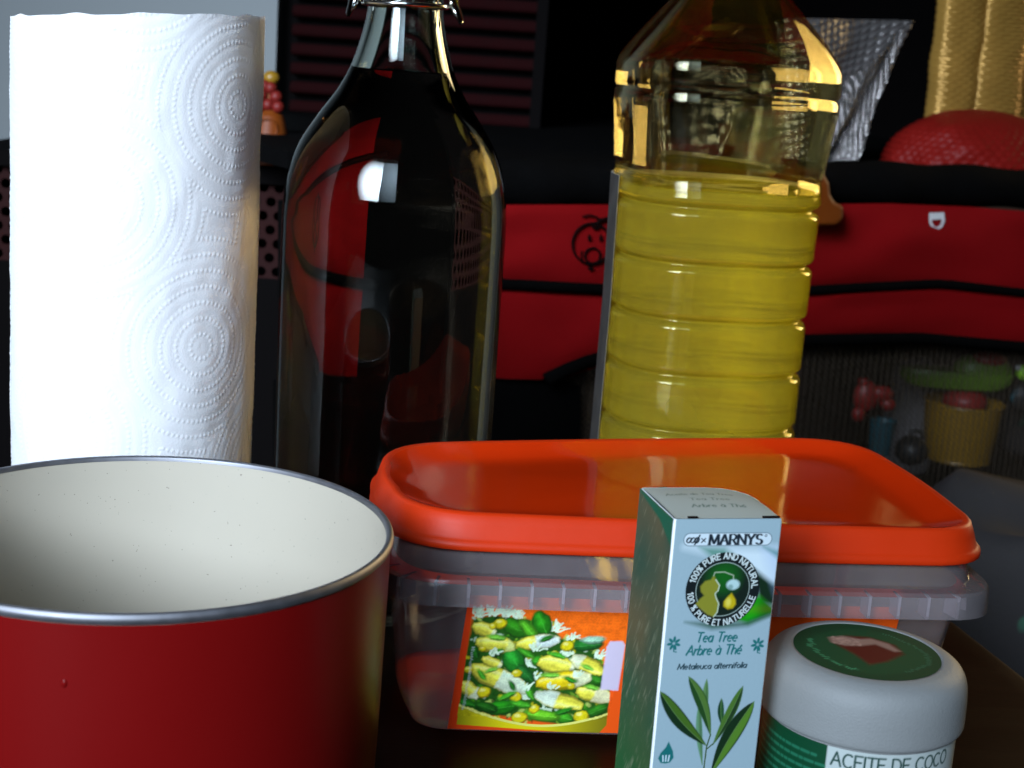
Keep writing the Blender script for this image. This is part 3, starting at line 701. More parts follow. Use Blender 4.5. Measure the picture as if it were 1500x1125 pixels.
def frisee(X, Y, n, L, a0=-2.6, a1=-0.5):
    for i in range(n):
        a = rng.uniform(a0, a1); l = L * rng.uniform(.5, 1); x, y = sp(X + rng.uniform(-30, 30), Y + rng.uniform(-8, 8))
        cv.line([(x, y), (x + l * .5 * math.cos(a), y + l * .5 * math.sin(a)), (x + l * math.cos(a + .25), y + l * math.sin(a + .25))], (200, 222, 190), (7, 5, 0.4), 0.9)
for X, Y, n, L in ((200, 200, 14, 90), (300, 190, 18, 85), (400, 190, 18, 85), (480, 200, 10, 60), (740, 290, 12, 80), (850, 350, 12, 50), (1060, 480, 10, 70), (600, 560, 14, 70), (620, 650, 12, 60), (580, 800, 12, 70), (720, 900, 10, 60), (1000, 790, 12, 70), (820, 470, 10, 50)): frisee(X, Y, n, L)
def leaf(X, Y, rx, ry, a, c=(22, 98, 14)):
    x, y = sp(X, Y); cv.ell(x, y, rx, ry, tuple(int(v * .55) for v in c), a, 1, 5); cv.ell(x - 4, y - 6, rx * .9, ry * .85, c, a, 1, 10)
    cv.ell(x - rx * .2, y - ry * .35, rx * .5, ry * .35, tuple(min(int(v * 1.7 + 12), 255) for v in c), a, .55, 14)
    cv.line([(x - rx * .8 * math.cos(a), y - rx * .8 * math.sin(a)), (x + rx * .8 * math.cos(a), y + rx * .8 * math.sin(a))], tuple(min(int(v * 1.3 + 30), 255) for v in c), (3, 3, 0), .6)
leaf(650, 240, 100, 68, 1.05, (26, 104, 12)); leaf(470, 280, 110, 62, .45, (30, 96, 10)); leaf(560, 290, 90, 40, .7, (60, 130, 20)); leaf(470, 520, 100, 76, .9, (24, 110, 26)); leaf(980, 390, 110, 42, -.12, (20, 84, 24)); leaf(1020, 350, 80, 26, -.1, (120, 168, 130))
leaf(400, 880, 120, 56, -.2, (24, 104, 12)); leaf(560, 620, 90, 44, .7, (20, 80, 24)); leaf(300, 880, 90, 40, .3, (20, 74, 10)); leaf(860, 945, 64, 44, .2, (44, 120, 20)); leaf(1090, 880, 80, 40, -.5, (30, 90, 14)); leaf(640, 520, 44, 40, 0, (40, 120, 20)); leaf(1060, 650, 60, 40, .2, (30, 90, 14)); leaf(700, 930, 130, 44, .1, (80, 150, 24))
def penne(X0, Y0, X1, Y1, w, tip=0.35, tipc=(214, 222, 186), c=(204, 194, 58)):
    w = w * 1.04
    a = np.array(sp(X0, Y0)); b = np.array(sp(X1, Y1)); d = (b - a); L = np.linalg.norm(d); d /= L; n = np.array([-d[1], d[0]])
    def band(t0, t1, s0, s1, col, al, soft):
        ts = np.linspace(t0, t1, 12); wv = w * np.minimum(1, 0.35 + 2.6 * np.minimum(ts, 1 - ts))
        P = [a + d * L * t + n * s0 * q for t, q in zip(ts, wv)] + [a + d * L * t + n * s1 * q for t, q in zip(ts[::-1], wv[::-1])]
        cv.poly(P, col, al, soft)
    dk = tuple(int(v * .62) for v in c)
    band(-.02, 1.02, -1.15, 1.15, (34, 66, 10), .6, 10)
    band(0, 1, -1, 1, dk, 1, 5); band(.01, .99, -.95, .72, c, 1, 8); band(.04, .96, -.75, .1, tuple(min(int(v * 1.1 + 22), 255) for v in c), .8, 10); band(.06, .9, -.6, -.3, (236, 232, 150), .55, 8)
    band(1 - tip, 1.0, -.92, .86, tipc, .95, 10)
    band(1 - tip, 1.0, .3, .9, tuple(int(v * .8) for v in tipc), .5, 10)
penne(165, 270, 330, 320, 46, .12); penne(200, 390, 470, 420, 56, .2, (196, 206, 120)); penne(480, 400, 780, 355, 50, .55, (206, 222, 214)); penne(640, 520, 900, 560, 62, .1); penne(1110, 590, 880, 480, 52, .3); penne(640, 690, 1020, 630, 66, .3, (208, 214, 170), (206, 178, 10)); penne(170, 580, 580, 740, 72, .5, (206, 222, 190)); penne(980, 850, 640, 770, 56, .45, (206, 222, 200)); penne(930, 730, 1185, 790, 56, .5, (210, 206, 160)); penne(110, 700, 240, 800, 50, .3); penne(250, 510, 380, 560, 34, .1)
for X, Y, r in ((360, 250, 44), (310, 270, 28), (840, 400, 46), (500, 620, 34), (280, 765, 48), (505, 795, 44), (640, 880, 40), (540, 950, 56), (980, 930, 56), (890, 700, 30), (160, 600, 30), (250, 440, 26), (760, 460, 24)):
    x, y = sp(X, Y); cv.ell(x, y, r, r * .85, (120, 104, 6), 0, 1, 5); cv.ell(x - 3, y - 4, r * .88, r * .72, (204, 188, 16), 0, 1, 6); cv.ell(x - r * .3, y - r * .35, r * .35, r * .25, (236, 232, 130), 0, .8, 6)
for X, Y, rx, ry, a in ((560, 470, 60, 22, .5), (360, 470, 50, 20, -.3), (620, 760, 56, 24, 1.0), (430, 800, 60, 22, -.5), (900, 640, 50, 18, .3), (760, 620, 60, 18, -.1), (560, 860, 70, 26, .2), (250, 650, 44, 18, .8), (200, 480, 46, 22, 1.2), (790, 470, 56, 20, .2), (1000, 560, 44, 16, .4), (860, 880, 60, 22, -.4), (330, 350, 60, 22, .1), (690, 350, 50, 18, -.4), (1040, 700, 46, 18, .2), (180, 860, 60, 22, .3), (480, 700, 40, 16, .9), (300, 600, 40, 14, -.4)):
    leaf(X + rng.uniform(-20, 20), Y + rng.uniform(-14, 14), rx, ry, a, [(24, 96, 14), (50, 128, 22), (88, 150, 40), (18, 78, 12)][rng.integers(0, 4)])
for X, Y, n, L in ((330, 480, 8, 50), (560, 730, 10, 60), (760, 720, 8, 50), (930, 620, 6, 44), (620, 440, 8, 60), (420, 640, 6, 40)): frisee(X, Y, n, L)
rimp = [(X, 850 + 150 * math.sin((X - 90) / 1100 * math.pi * .92)) for X in np.linspace(60, 1190, 24)]
cv.poly([sp(*p) for p in rimp] + [sp(1165, 1062), sp(60, 1045)], lambda x, y: lin(np.stack([np.clip(150 + 60 * np.sin(x / 300), 0, 255), np.clip(138 + 56 * np.sin(x / 300), 0, 255), 0 * x + 12], -1) / 255), 1, 4)
cv.line([sp(X, Y + 8) for X, Y in rimp], (214, 214, 110), (9, 9, 0), .9)
cv.poly(SP((30, 1012), (1180, 1066), (1180, 1150), (20, 1150)), (218, 66, 12)); cv.poly(SP((1165, 990), (1165, 1100), (1080, 1100)), (222, 78, 14))
cv.poly([(0, 0), (36, 0), (60, 1000), (0, 1000)], (214, 58, 12), 1, 3)
cv.poly([sp(1165, 560), (3080, 470), (3080, 1000), sp(1165, 1100)], (222, 78, 12), 1, 3)
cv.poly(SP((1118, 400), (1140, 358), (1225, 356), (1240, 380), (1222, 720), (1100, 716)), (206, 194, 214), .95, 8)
for i in range(46):
    Y = 430 + i * 10.4; x, y = sp(186 - (Y - 430) * .09, Y); cv.line([(x - 9, y), (x + rng.uniform(0, 9), y)], (186, 196, 196), (2.6, 2.6, 0), .7)
def label_fn(u, v):
    x = -0.0850 + u * 0.1655 + v * (-0.0040) * (1 - u) + v * (-0.003) * u
    z = 0.0600 + (0.0035 - 0.0600) * v
    ins = 0.0066 + (0.0134 - 0.0066) * (0.0650 - z) / 0.059
    bul = 0.0016 * np.sin(np.pi * np.clip((x + 0.10) / 0.20, 0, 1))
    y = -0.060 - 0.0392 * (x + 0.1155) + ins - bul - 0.0008
    return np.stack([x, y, z], -1)
def warp_canvas(cv, amp, fx, fy, seed, mask):
    jx = (vnoise(cv.x * fx + 3, cv.y * fy + 3, seed) - .5) * 2 * amp + (vnoise(cv.x * fx * 3 + 3, cv.y * fy * 3 + 3, seed + 1) - .5) * amp
    jy = (vnoise(cv.x * fx + 3, cv.y * fy + 3, seed + 2) - .5) * 2 * amp + (vnoise(cv.x * fx * 3 + 3, cv.y * fy * 3 + 3, seed + 3) - .5) * amp
    i = np.clip(np.round((cv.x + jx * mask) / cv.w * (cv.nx - 1)).astype(int), 0, cv.nx - 1); j = np.clip(np.round((cv.y + jy * mask) / cv.h * (cv.ny - 1)).astype(int), 0, cv.ny - 1)
    c = cv.c[j, i]; b = (c + np.roll(c, 1, 0) + np.roll(c, 1, 1) + np.roll(c, -1, 0) + np.roll(c, -1, 1)) / 5
    n = (1 + (vnoise(cv.x * .03, cv.y * .03, seed + 5) - .5) * .3 + (vnoise(cv.x * .11, cv.y * .11, seed + 6) - .5) * .25)[..., None]
    m = mask[..., None]; cv.c = cv.c * (1 - m) + np.clip(b * n, 0, 1) * m
cv.c = np.clip(cv.c * 1.18, 0, .95)
warp_canvas(cv, 5, .022, .022, 31, ((cv.x > 50) & (cv.x < 1125) & (cv.y < 900)).astype(float))
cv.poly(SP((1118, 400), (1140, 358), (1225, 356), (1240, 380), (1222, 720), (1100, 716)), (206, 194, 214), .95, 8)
print_flat('label', cv, M['print_gloss'], fc, None, None, None, label_fn)

# ================================================================== tea tree carton
BW, BD, BH = 0.0358, 0.0342, 0.1208
FL = np.array([0.0523, 0.4400])
carton = thing('tea_tree_oil_box', 'slim pale carton with round seal and green leaves printed, standing before the tub', 'carton', (FL[0], FL[1], 0), math.radians(14))
tip_r = 0.0013
rings = []
def brec(z, ins=0.0):
    r = rrect(BW / 2 - ins, BD / 2 - ins, 0.0009, 4); q = rrect(BW / 2 - ins, BD / 2 - ins, 0.0125, 4); r[:5] = q[:5]; return r + np.array([BW / 2, BD / 2, z])
V, F = loft([brec(0.0), brec(BH - 0.0016), brec(BH - 0.0006, 0.0004)], True, False); mk('body', V, F, M['carton'], carton, 'auto')
# front print, drawn in units of the photographed panel (160 wide)
cv = Canvas(160, 532, 260, 720, (150, 174, 182))
def bp(x, y):
    f = (y - 758) / 365.0; xl = 987.6 - 38.6 * f; xr = 1147 - 43.5 * f
    return ((x - xl) / (xr - xl) * 160, y - 757.0)
def BP(*p): return [bp(*q) for q in p]
INK, TEAL = (22, 34, 44), (20, 104, 104)
cv.poly(BP((1000, 797), (1060, 812), (1150, 880), (1150, 800)), (206, 222, 228), 1, 10)
cv.poly(BP((1022, 797), (1060, 799), (1100, 826), (1150, 884), (1150, 860), (1100, 840), (1050, 820)), (70, 132, 112), .85, 5)
cv.poly(BP((1120, 798), (1150, 806), (1150, 822)), (30, 120, 92), .9, 4)
cv.poly(BP((1105, 830), (1142, 858), (1142, 886), (1112, 880)), (14, 40, 22), 1, 5)
cv.poly(BP((1068, 904), (1112, 868), (1136, 888), (1134, 897), (1095, 910)), lambda x, y: lin(np.stack([40 + 20 * np.sin(y / 4), 128 + 26 * np.sin(x / 9), 0 * x + 12], -1) / 255), 1, 4)
cv.poly(BP((1085, 908), (1134, 894), (1134, 898), (1096, 914), (1040, 918), (1000, 906)), (20, 74, 44), .8, 4)
cv.poly(BP((1118, 800), (1148, 800), (1140, 870)), (150, 176, 220), .35, 10)
x0, y0 = bp(1000, 776); x1, y1 = bp(1131, 797)
pill = [(x0 + 9 + 9 * math.cos(a), (y0 + y1) / 2 + 9 * math.sin(a)) for a in np.linspace(math.pi / 2, 3 * math.pi / 2, 14)] + [(x1 - 9 + 9 * math.cos(a), (y0 + y1) / 2 + 9 * math.sin(a)) for a in np.linspace(-math.pi / 2, math.pi / 2, 14)]
cv.poly(pill, (208, 222, 228), .9, 1); cv.line(pill + pill[:1], (90, 110, 118), (.7, .7, 0), .8)
xa, ya = bp(1037, 794); write(cv, 'MARNYS', xa, ya, 80, 14.5, INK, (2.2, 0.8, 0.05), 0, .15, .17)
cv.ell(xa + 85.5, ya - 12.5, 2.0, 2.0, INK); cv.ell(xa + 85.5, ya - 12.5, 1.0, 1.0, (200, 215, 222))
xb, yb = bp(1006, 793)
for dx, h in ((0, 8), (6, 8), (12, 9)):                           # cursive flourish beside the name
    cv.line([(xb + dx + 3.0 * math.cos(a) + 1.2 * math.sin(a), yb - 5.5 - h * .45 * math.sin(a)) for a in np.linspace(0, 6.28, 14)], INK, (1.3, .6, .5))
cv.line([(xb + 9, yb + 1), (xb + 16, yb - 13)], INK, (1.2, .6, .3)); cv.line([(xb + 19, yb - 8), (xb + 25, yb - 3)], INK, (1, .6, .3)); cv.line([(xb + 25, yb - 8), (xb + 19, yb - 2)], INK, (1, .6, .3))
sx_, sy_ = bp(1057, 859); SR = 56.5
cv.ell(sx_, sy_, SR, SR * .95, (16, 24, 26)); cv.ell(sx_, sy_, SR * .73, SR * .70, (170, 190, 180)); cv.ell(sx_, sy_, SR * .715, SR * .685, lambda x, y: lin(np.stack([14 + 0 * x, np.clip(92 - ((x - sx_) ** 2 + (y - sy_ + 18) ** 2) * .05, 30, 92), 0 * x + 22], -1) / 255))
write_ring(cv, '100% PURE AND NATURAL', sx_, sy_, SR * .865, 6, 165, 8.6, (205, 218, 215), (.85, .75, 0))
write_ring(cv, '100 % PURE ET NATURELLE', sx_, sy_, SR * .865, 184, 162, 8.6, (205, 218, 215), (.8, .7, 0), True)
def seal(X, Y): return (sx_ + (X - 930) * .1905 * 1.02, sy_ + (Y - 875) * .1905)      # alembic and drop inside the seal
cv.poly([seal(*p) for p in ((850, 765), (868, 800), (900, 840), (896, 885), (872, 905), (880, 935), (908, 975), (905, 1050), (880, 1085), (830, 1068), (775, 1025), (728, 985), (760, 945), (788, 920), (760, 890), (752, 850), (785, 810), (828, 800))], (132, 132, 40), 1, 1.5)
cv.line([seal(*p) for p in ((868, 800), (902, 845), (894, 885), (874, 905), (882, 935), (910, 985), (905, 1050), (880, 1085))], (190, 206, 180), (1, 1, 0), .8)
cv.line([seal(*p) for p in ((848, 770), (855, 745), (930, 742), (1005, 770), (1008, 815))], (140, 160, 130), (1, 1, 0))
x, y = seal(1008, 840); cv.ell(x, y, 10, 7.5, (176, 206, 206), 0, 1, 1.5); x, y = seal(990, 860); cv.ell(x, y, 4, 4, (80, 120, 110), 0, .6, 1.5)
cv.poly([seal(*p) for p in ((1003, 905), (1040, 955), (1046, 990), (1025, 1022), (985, 1028), (950, 1005), (948, 970), (975, 935))], (188, 166, 16), 1, 1.5)
x, y = seal(985, 975); cv.ell(x, y, 4, 6, (226, 212, 90), 0, .8, 2)
SC = (1.5, .65, .75)
xa, ya = bp(1016, 936); write(cv, 'Tea Tree', xa, ya, 62, 14, TEAL, SC, .22, .0, .14)
xa, ya = bp(1001, 955); write(cv, 'Arbre à Thé', xa, ya, 84, 14, TEAL, SC, .22, .0, .14)
xa, ya = bp(988, 976); write(cv, 'Metaleuca alternifolia', xa, ya, 106, 8.2, (34, 60, 68), (1.05, .55, .7), .25, 0, .14)
for X, Y in ((983, 937), (1110, 942)):                            # little blossom marks left and right of the name
    x, y = bp(X, Y)
    for kk in range(7):
        a = kk * 2 * math.pi / 7 + .3; cv.ell(x + 6.2 * math.cos(a), y + 6.2 * math.sin(a), 4.4, 2.1, TEAL, a)
    cv.line([(x, y + 4), (x + 1, y + 12), (x + 5, y + 13)], TEAL, (.9, .7, 0))
def blade(p0, p1, w, bend, c1, c2):
    a, b = np.array(bp(*p0)), np.array(bp(*p1)); d = b - a; n = np.array([-d[1], d[0]]) / np.linalg.norm(d); ts = np.linspace(0, 1, 18)
    mid = [a + d * t + n * bend * math.sin(math.pi * t) for t in ts]; wd = [w * math.sin(math.pi * min(t, 1) ** .8) ** .9 + .01 for t in ts]
    cv.poly([m + n * q for m, q in zip(mid, wd)] + [m - n * q for m, q in zip(mid[::-1], wd[::-1])], c1, 1, .9)
    cv.poly([m for m in mid] + [m - n * q * .85 for m, q in zip(mid[::-1], wd[::-1])], c2, .9, 1.4)
    cv.line(mid, (92, 130, 70), (.5, .5, 0), .8)
blade((1032, 992), (1030, 1062), 5, 2, (92, 134, 84), (64, 104, 56)); blade((1020, 1030), (1024, 1122), 5, 2, (96, 142, 106), (70, 110, 76)); blade((962, 1008), (1031, 1093), 11, 5, (16, 44, 20), (66, 104, 30)); blade((1005, 987), (1037, 1078), 9, -5, (30, 68, 26), (78, 116, 48))
blade((1054, 1022), (1056, 1066), 5, 2, (20, 60, 34), (40, 84, 44)); blade((1087, 1004), (1040, 1092), 8, -2, (70, 110, 40), (22, 48, 26)); blade((1104, 1028), (1036, 1138), 14, 4, (16, 44, 20), (84, 130, 40))
cv.line(BP((1037, 1076), (1031, 1094), (1026, 1130)), (60, 84, 50), (1.1, 1.1, 0)); cv.line(BP((1041, 1090), (1031, 1098)), (60, 84, 50), (1, 1, 0))
xd, yd = bp(970, 1103)
cv.poly([(xd + 2, yd - 19), (xd + 10, yd - 4), (xd + 12, yd + 6), (xd + 7, yd + 13), (xd, yd + 14.5), (xd - 8, yd + 13), (xd - 12, yd + 6), (xd - 9, yd - 2), (xd - 2, yd - 10)], TEAL, 1, .8)
for dx in (-5, 0, 5): cv.line([(xd + dx, yd + 2), (xd + dx * .8, yd + 11)], (186, 208, 216), (1.1, .8, 0))
xa, ya = bp(985, 1165); write(cv, '100%', xa, ya, 60, 9, TEAL, (.9, .6, 0))
print_flat('front_panel', cv, M['print_card'], carton, (0.0006, -0.00012, BH - 0.0004), (BW - 0.0012, 0, 0), (0, 0, -(BH - 0.0008)))
# left side print: dark green leaf blur with pale streaks
cv = Canvas(34, 121, 90, 300, (20, 74, 58))
gx, gy = cv.x, cv.y
n1 = vnoise(gx * .08 + gy * .02, gy * .045, 11); n2 = vnoise((gx + gy * .55) * 1.3, (gy - gx * .9) * .12, 12); n3 = vnoise(gx * .5, gy * .3, 13)
c = lin(np.array((14, 66, 54)) / 255) * (1 - n1[..., None]) + lin(np.array((88, 76, 52)) / 255) * n1[..., None]
low = np.clip((gy - 55) / 40, 0, 1)[..., None]; c = c * (1 - low * .8) + lin(np.array((20, 84, 42)) / 255) * low * .8
st = np.clip((n2 - .66) * 3, 0, 1) * np.clip((n3 - .2) * 1.6, 0, 1)
cv.c = c * 1.5 * (1 - .45 * st[..., None]) + lin(np.array((170, 170, 140)) / 255) * .45 * st[..., None]
cv.poly([(0, 0), (34, 0), (34, 9), (22, 4), (0, 1)], (16, 96, 70), 1, .6)
print_flat('side_panel', cv, M['print_card'], carton, (-0.00012, BD - 0.0006, BH - 0.0006), (0, -(BD - 0.0012), 0), (0, 0, -(BH - 0.001)))
# tuck flap on top: slightly domed, round far corner, faint backwards-facing lettering
cv = Canvas(160, 150, 130, 120, (178, 182, 172))
for i, (tx, wdt) in enumerate((('Aceite de', 92), ('Tea Tree', 70), ('Arbre de Thé', 88))):
    pass
write(cv, 'Aceite de Tea Tree', 20, 50, 105, 12, (112, 122, 108), (.9, .5, .6), .2)
write(cv, 'Tea Tree', 48, 78, 62, 12, (112, 122, 108), (.9, .5, .6), .2); write(cv, 'Arbre à Thé', 40, 108, 84, 13, (92, 112, 100), (1., .6, .6), .2)
def flap_fn(u, v):
    X = 0.0008 + u * (BW - 0.0016); Y = BD - 0.0010 - v * (BD - 0.0016)
    k_ = np.clip((X - (BW - .0133)) / .0125, 0, 1); Y = Y - (1 - v) * .0128 * (1 - np.sqrt(np.maximum(1 - k_ ** 2, 0)))
    Z = BH - 0.0005 + 0.0011 * np.sin(np.pi * np.clip(v, 0, 1)) * np.sin(np.pi * np.clip(u, .02, .98)) ** .5
    return np.stack([X, Y, Z], -1)
print_flat('top_flap', cv, M['print_card'], carton, None, None, None, flap_fn)
for x0_, w_ in ((0.0046, 0.0032), (0.0292, 0.0055)):
    V, F = box(x0_ + w_ / 2, 0.0006, BH - 0.0001, w_, 0.0008, 0.0005); mk('flap_slit', V, F, M['black_ink'], carton, False)

# ================================================================== cream jar
JX, JY = 0.1255, 0.477
cam_a = math.degrees(math.atan2(-JY, -JX))
jar = thing('coconut_oil_jar', 'round white jar with green lid disc and green and white label beside the carton', 'jar', (JX, JY, 0))
V, F = lathe(np.vstack([[(0.0005, 0.0672), (0.0244, 0.0672)], smooth_prof([(0.0247, 0.0676), (0.0256, 0.0678), (0.0285, 0.0672), (0.0316, 0.0652), (0.0334, 0.0620), (0.0341, 0.0575), (0.0343, 0.0520), (0.0343, 0.0480), (0.0338, 0.0468)], 5), [(0.0322, 0.0468)]]), 128); mk('lid', V, F[:, ::-1], M['jar_white'], jar, 'auto')
V, F = lathe(np.vstack([[(0.0310, 0.0466), (0.0318, 0.0460)], smooth_prof([(0.0320, 0.0440), (0.0320, 0.02), (0.0314, 0.006), (0.0290, 0.0010), (0.024, 0.0)], 5), [(0.0005, 0.0)]]), 128); mk('body', V, F[:, ::-1], M['jar_white'], jar, 'auto')
cv = Canvas(200, 200, 180, 180, (8, 62, 36))
cv.ell(100, 100, 84, 84, (10, 70, 40), 0, 1, 6)
cv.poly([(70, 52), (104, 46), (140, 60), (150, 92), (128, 130), (104, 150), (84, 120), (62, 96), (50, 74)], (84, 20, 14), 1, 5)
cv.poly([(46, 66), (64, 54), (90, 58), (106, 50), (132, 60), (146, 82), (138, 88), (112, 70), (92, 84), (70, 92), (52, 86)], (150, 118, 104), 1, 4)
for i in range(60): cv.ell(rng.uniform(50, 92), rng.uniform(60, 88), 2.5, 1.5, (186, 150, 134), rng.uniform(0, 3), .5, 1)
for i in range(30):                                               # worn ring of lettering, too small to read
    a = math.radians(150 + i * 3.2); r = 74 + rng.uniform(-4, 4); cv.line([(100 + r * math.sin(a + .7), 100 - r * math.cos(a + .7)), (100 + (r + rng.uniform(3, 7)) * math.sin(a + .72), 100 - (r + 5) * math.cos(a + .72))], (70, 150, 104), (1.6, 1.1, 0), .8 if i % 5 else 0.2)
for i in range(40):
    a = math.radians(20 + i * 3); r = 82 + rng.uniform(-3, 3); cv.line([(100 + r * math.sin(a), 100 - r * math.cos(a)), (100 + (r + 5) * math.sin(a), 100 - (r + 5) * math.cos(a))], (60, 120, 90), (1.1, .9, 0), .6)
def disc_fn(u, v):
    U, W = (u - .5) * 2, (.5 - v) * 2
    X = U * np.sqrt(np.maximum(1 - W * W / 2, 0)); Y = W * np.sqrt(np.maximum(1 - U * U / 2, 0))
    a = math.radians(-12); return np.stack([0.0244 * (X * math.cos(a) - Y * math.sin(a)), 0.0244 * (X * math.sin(a) + Y * math.cos(a)), 0.0676 + 0 * X], -1)
print_flat('lid_label', cv, M['print_gloss'], jar, None, None, None, disc_fn)
cv = Canvas(220, 62, 420, 118, (10, 66, 40))                       # units: degrees round the jar x about 0.65 mm
A0 = 95
cv.poly([(A0, -2), (222, -2), (222, 64), (A0, 64)], (186, 196, 192), 1, .4)
write(cv, 'ACEITE DE COCO', A0 + 3, 9.2, 76, 7.0, (44, 74, 66), (.62, .5, 0), 0, 0, .16)
write(cv, 'Modo de empleo: Aplicar', A0 + 3, 16.6, 78, 4.6, (60, 84, 78), (.42, .36, 0), .12)
write(cv, 'la cantidad necesaria', A0 + 3, 23.2, 74, 4.2, (60, 84, 78), (.4, .34, 0), .12) if False else None
for i in range(6):
    yy = 22 + i * 6; x = A0 + 3
    while x < 185: w_ = rng.uniform(2, 7); cv.line([(x, yy), (x + w_, yy)], (86, 106, 100), (.5, 1.0, 0), .6); x += w_ + 1.6
for i in range(9):
    yy = 7 + i * 4.2; x = 22 + rng.uniform(0, 3)
    while x < 90: w_ = rng.uniform(1.5, 6); cv.line([(x, yy), (x + w_, yy)], (44, 128, 96), (.5, .8, 0), .6); x += w_ + 1.4
def wrap_fn(u, v):
    a = np.radians(cam_a - 110 + u * 220); r = 0.03225
    return np.stack([r * np.cos(a), r * np.sin(a), 0.0455 - v * 0.0405], -1)
print_flat('body_label', cv, M['print_paper'], jar, None, None, None, wrap_fn)

# ================================================================== background: playpen and what stands round it
PA, PB = at_y(740, 400, 1.12), at_y(1300, 400, 1.32)
pdir = np.array([PB[0] - PA[0], PB[1] - PA[1], 0.0]); pdir /= np.linalg.norm(pdir); pn = np.array([pdir[1], -pdir[0], 0.0])   # pn faces the camera
def pp(px, py, off=0.0):                                          # point of the playpen front, off metres behind it
    d = pix_ray(px, py); o = np.array([0, 0, CAM_Z]); q = np.array([PA[0], PA[1], 0]) - pn * off
    return o + d * (((q - o) @ pn) / (d @ pn))
pen_o = pp(1000, 700); pen = thing('playpen', 'red fabric playpen with black padded rails, piping and netting sides', 'playpen', (pen_o[0], pen_o[1], -0.75))
def L_(P): return np.asarray(P, float) - np.array([pen_o[0], pen_o[1], -0.75])
def interp_edge(pts, x):
    xs, ys = np.array(pts, float).T; return np.interp(x, xs, ys)
def panel(name, top, bot, x0, x1, mat, off, nx=80, ny=16, relief=0.0065, seed=0):
    X = np.linspace(x0, x1, nx); V = []
    for j in range(ny):
        f = j / (ny - 1)
        for i, x in enumerate(X):
            y = interp_edge(top, x) * (1 - f) + interp_edge(bot, x) * f
            bulge = -relief * (math.sin(math.pi * f) ** .6 + 1.2 * (float(vnoise(np.array(x * .012), np.array(f * 2.5), seed)) - .5))
            V.append(pp(x, y, off + bulge))
    return mk(name, L_(V), grid_faces(nx, ny)[:, ::-1], mat, pen)
T0 = [(600, 301), (740, 300), (1190, 299), (1300, 298), (1420, 303), (1900, 340)]
T1 = [(600, 412), (740, 415), (900, 423), (1190, 424), (1300, 418), (1380, 414), (1500, 428), (1900, 470)]
T2 = [(600, 540), (740, 555), (820, 556), (900, 530), (960, 505), (1190, 498), (1350, 495), (1500, 508), (1900, 550)]
panel('upper_panel', T0, T1, 640, 1800, M['red_fabric'], 0.0, seed=21)
panel('lower_panel', T1, T2, 640, 1800, M['red_fabric'], 0.002, seed=22)
def cord(pts, r, mat, name, off=-0.004, n=60):
    X = np.linspace(pts[0][0], pts[-1][0], n); V, F = tube([L_(pp(x, interp_edge(pts, x), off)) for x in X], r, 10); return mk(name, V, F, mat, pen)
cord([(x, y + 1) for x, y in T1 if x >= 600][0:], 0.0042, M['black_fabric'], 'piping')
cord([(x, y) for x, y in T2 if x >= 900 or x == 900], 0.0052, M['black_fabric'], 'piping')
V, F = tube([L_(pp(x, y, -0.005)) for x, y in ((800, 556), (830, 541), (860, 529), (900, 519), (940, 512))], 0.0052, 10); mk('piping', V, F, M['black_fabric'], pen)
# padded top rail and the dark cover behind it
for i, x in enumerate(np.linspace(560, 1800, 80)): pass
rail_c = [(560, 268), (740, 268), (1000, 268), (1300, 268), (1420, 272), (1800, 296)]
X = np.linspace(560, 1800, 60); rr = [0.0185 + 0.0012 * math.sin(x * .05) for x in X]
V, F = tube([L_(pp(x, interp_edge(rail_c, x), 0.012)) for x in X], rr, 18); mk('rail', V, F, M['black_fabric'], pen)
cvz = float(pp(1300, 247, 0.03)[2])
c1, c2 = pp(420, 268, 0.02), pp(1850, 268, 0.02); c3, c4 = c2 - pn * 0.75, c1 - pn * 0.75
V = [(p[0], p[1], z) for z in (cvz - 0.012, cvz) for p in (c1, c2, c3, c4)]
mk('cover', L_(V), [(3, 2, 1, 0), (4, 5, 6, 7), (0, 1, 5, 4), (1, 2, 6, 5), (2, 3, 7, 6), (3, 0, 4, 7)], M['black_fabric'], pen, False)
# netting side and dark skirt
panel('netting', [(x, y) for x, y in T2], [(600, 900), (1900, 960)], 800, 1800, M['net'], 0.012, 60, 12, 0.0, 5)
panel('skirt', [(400, 556), (700, 556), (835, 558), (850, 565)], [(400, 1100), (850, 1100)], 400, 850, M['black_fabric'], 0.006, 30, 8, 0.003, 6)
V = [pp(430, 300, 0.02), pp(660, 300, 0.02), pp(660, 1100, 0.02), pp(430, 1100, 0.02)]; V += [v - pn * 0.03 for v in V]
mk('corner_pad', L_(V), [(0, 1, 2, 3), (7, 6, 5, 4), (0, 4, 5, 1), (1, 5, 6, 2), (2, 6, 7, 3), (3, 7, 4, 0)], M['black_fabric'], pen, False)
b1, b2 = pp(640, 600, 0.62), pp(1850, 600, 0.62)
V = [(b1[0], b1[1], -0.70), (b2[0], b2[1], -0.70), (b2[0], b2[1], cvz - .02), (b1[0], b1[1], cvz - .02)]; V += [tuple(np.array(v) - pn * 0.02) for v in V]
mk('back_panel', L_(V), [(0, 1, 2, 3), (7, 6, 5, 4), (0, 4, 5, 1), (1, 5, 6, 2), (2, 6, 7, 3), (3, 7, 4, 0)], pbr('brown_lining', (0.10, 0.065, 0.04), 0.9), pen, False)
tz = float(pp(1450, 740, 0.3)[2])
f1, f2 = pp(640, 600, 0.03), pp(1850, 600, 0.03)
V = [(p[0], p[1], z) for z in (tz - 0.03, tz) for p in (f1, f2, f2 - pn * .57, f1 - pn * .57)]
mk('mattress', L_(V), [(3, 2, 1, 0), (4, 5, 6, 7), (0, 1, 5, 4), (1, 2, 6, 5), (2, 3, 7, 6), (3, 0, 4, 7)], M['black_fabric'], pen, False)
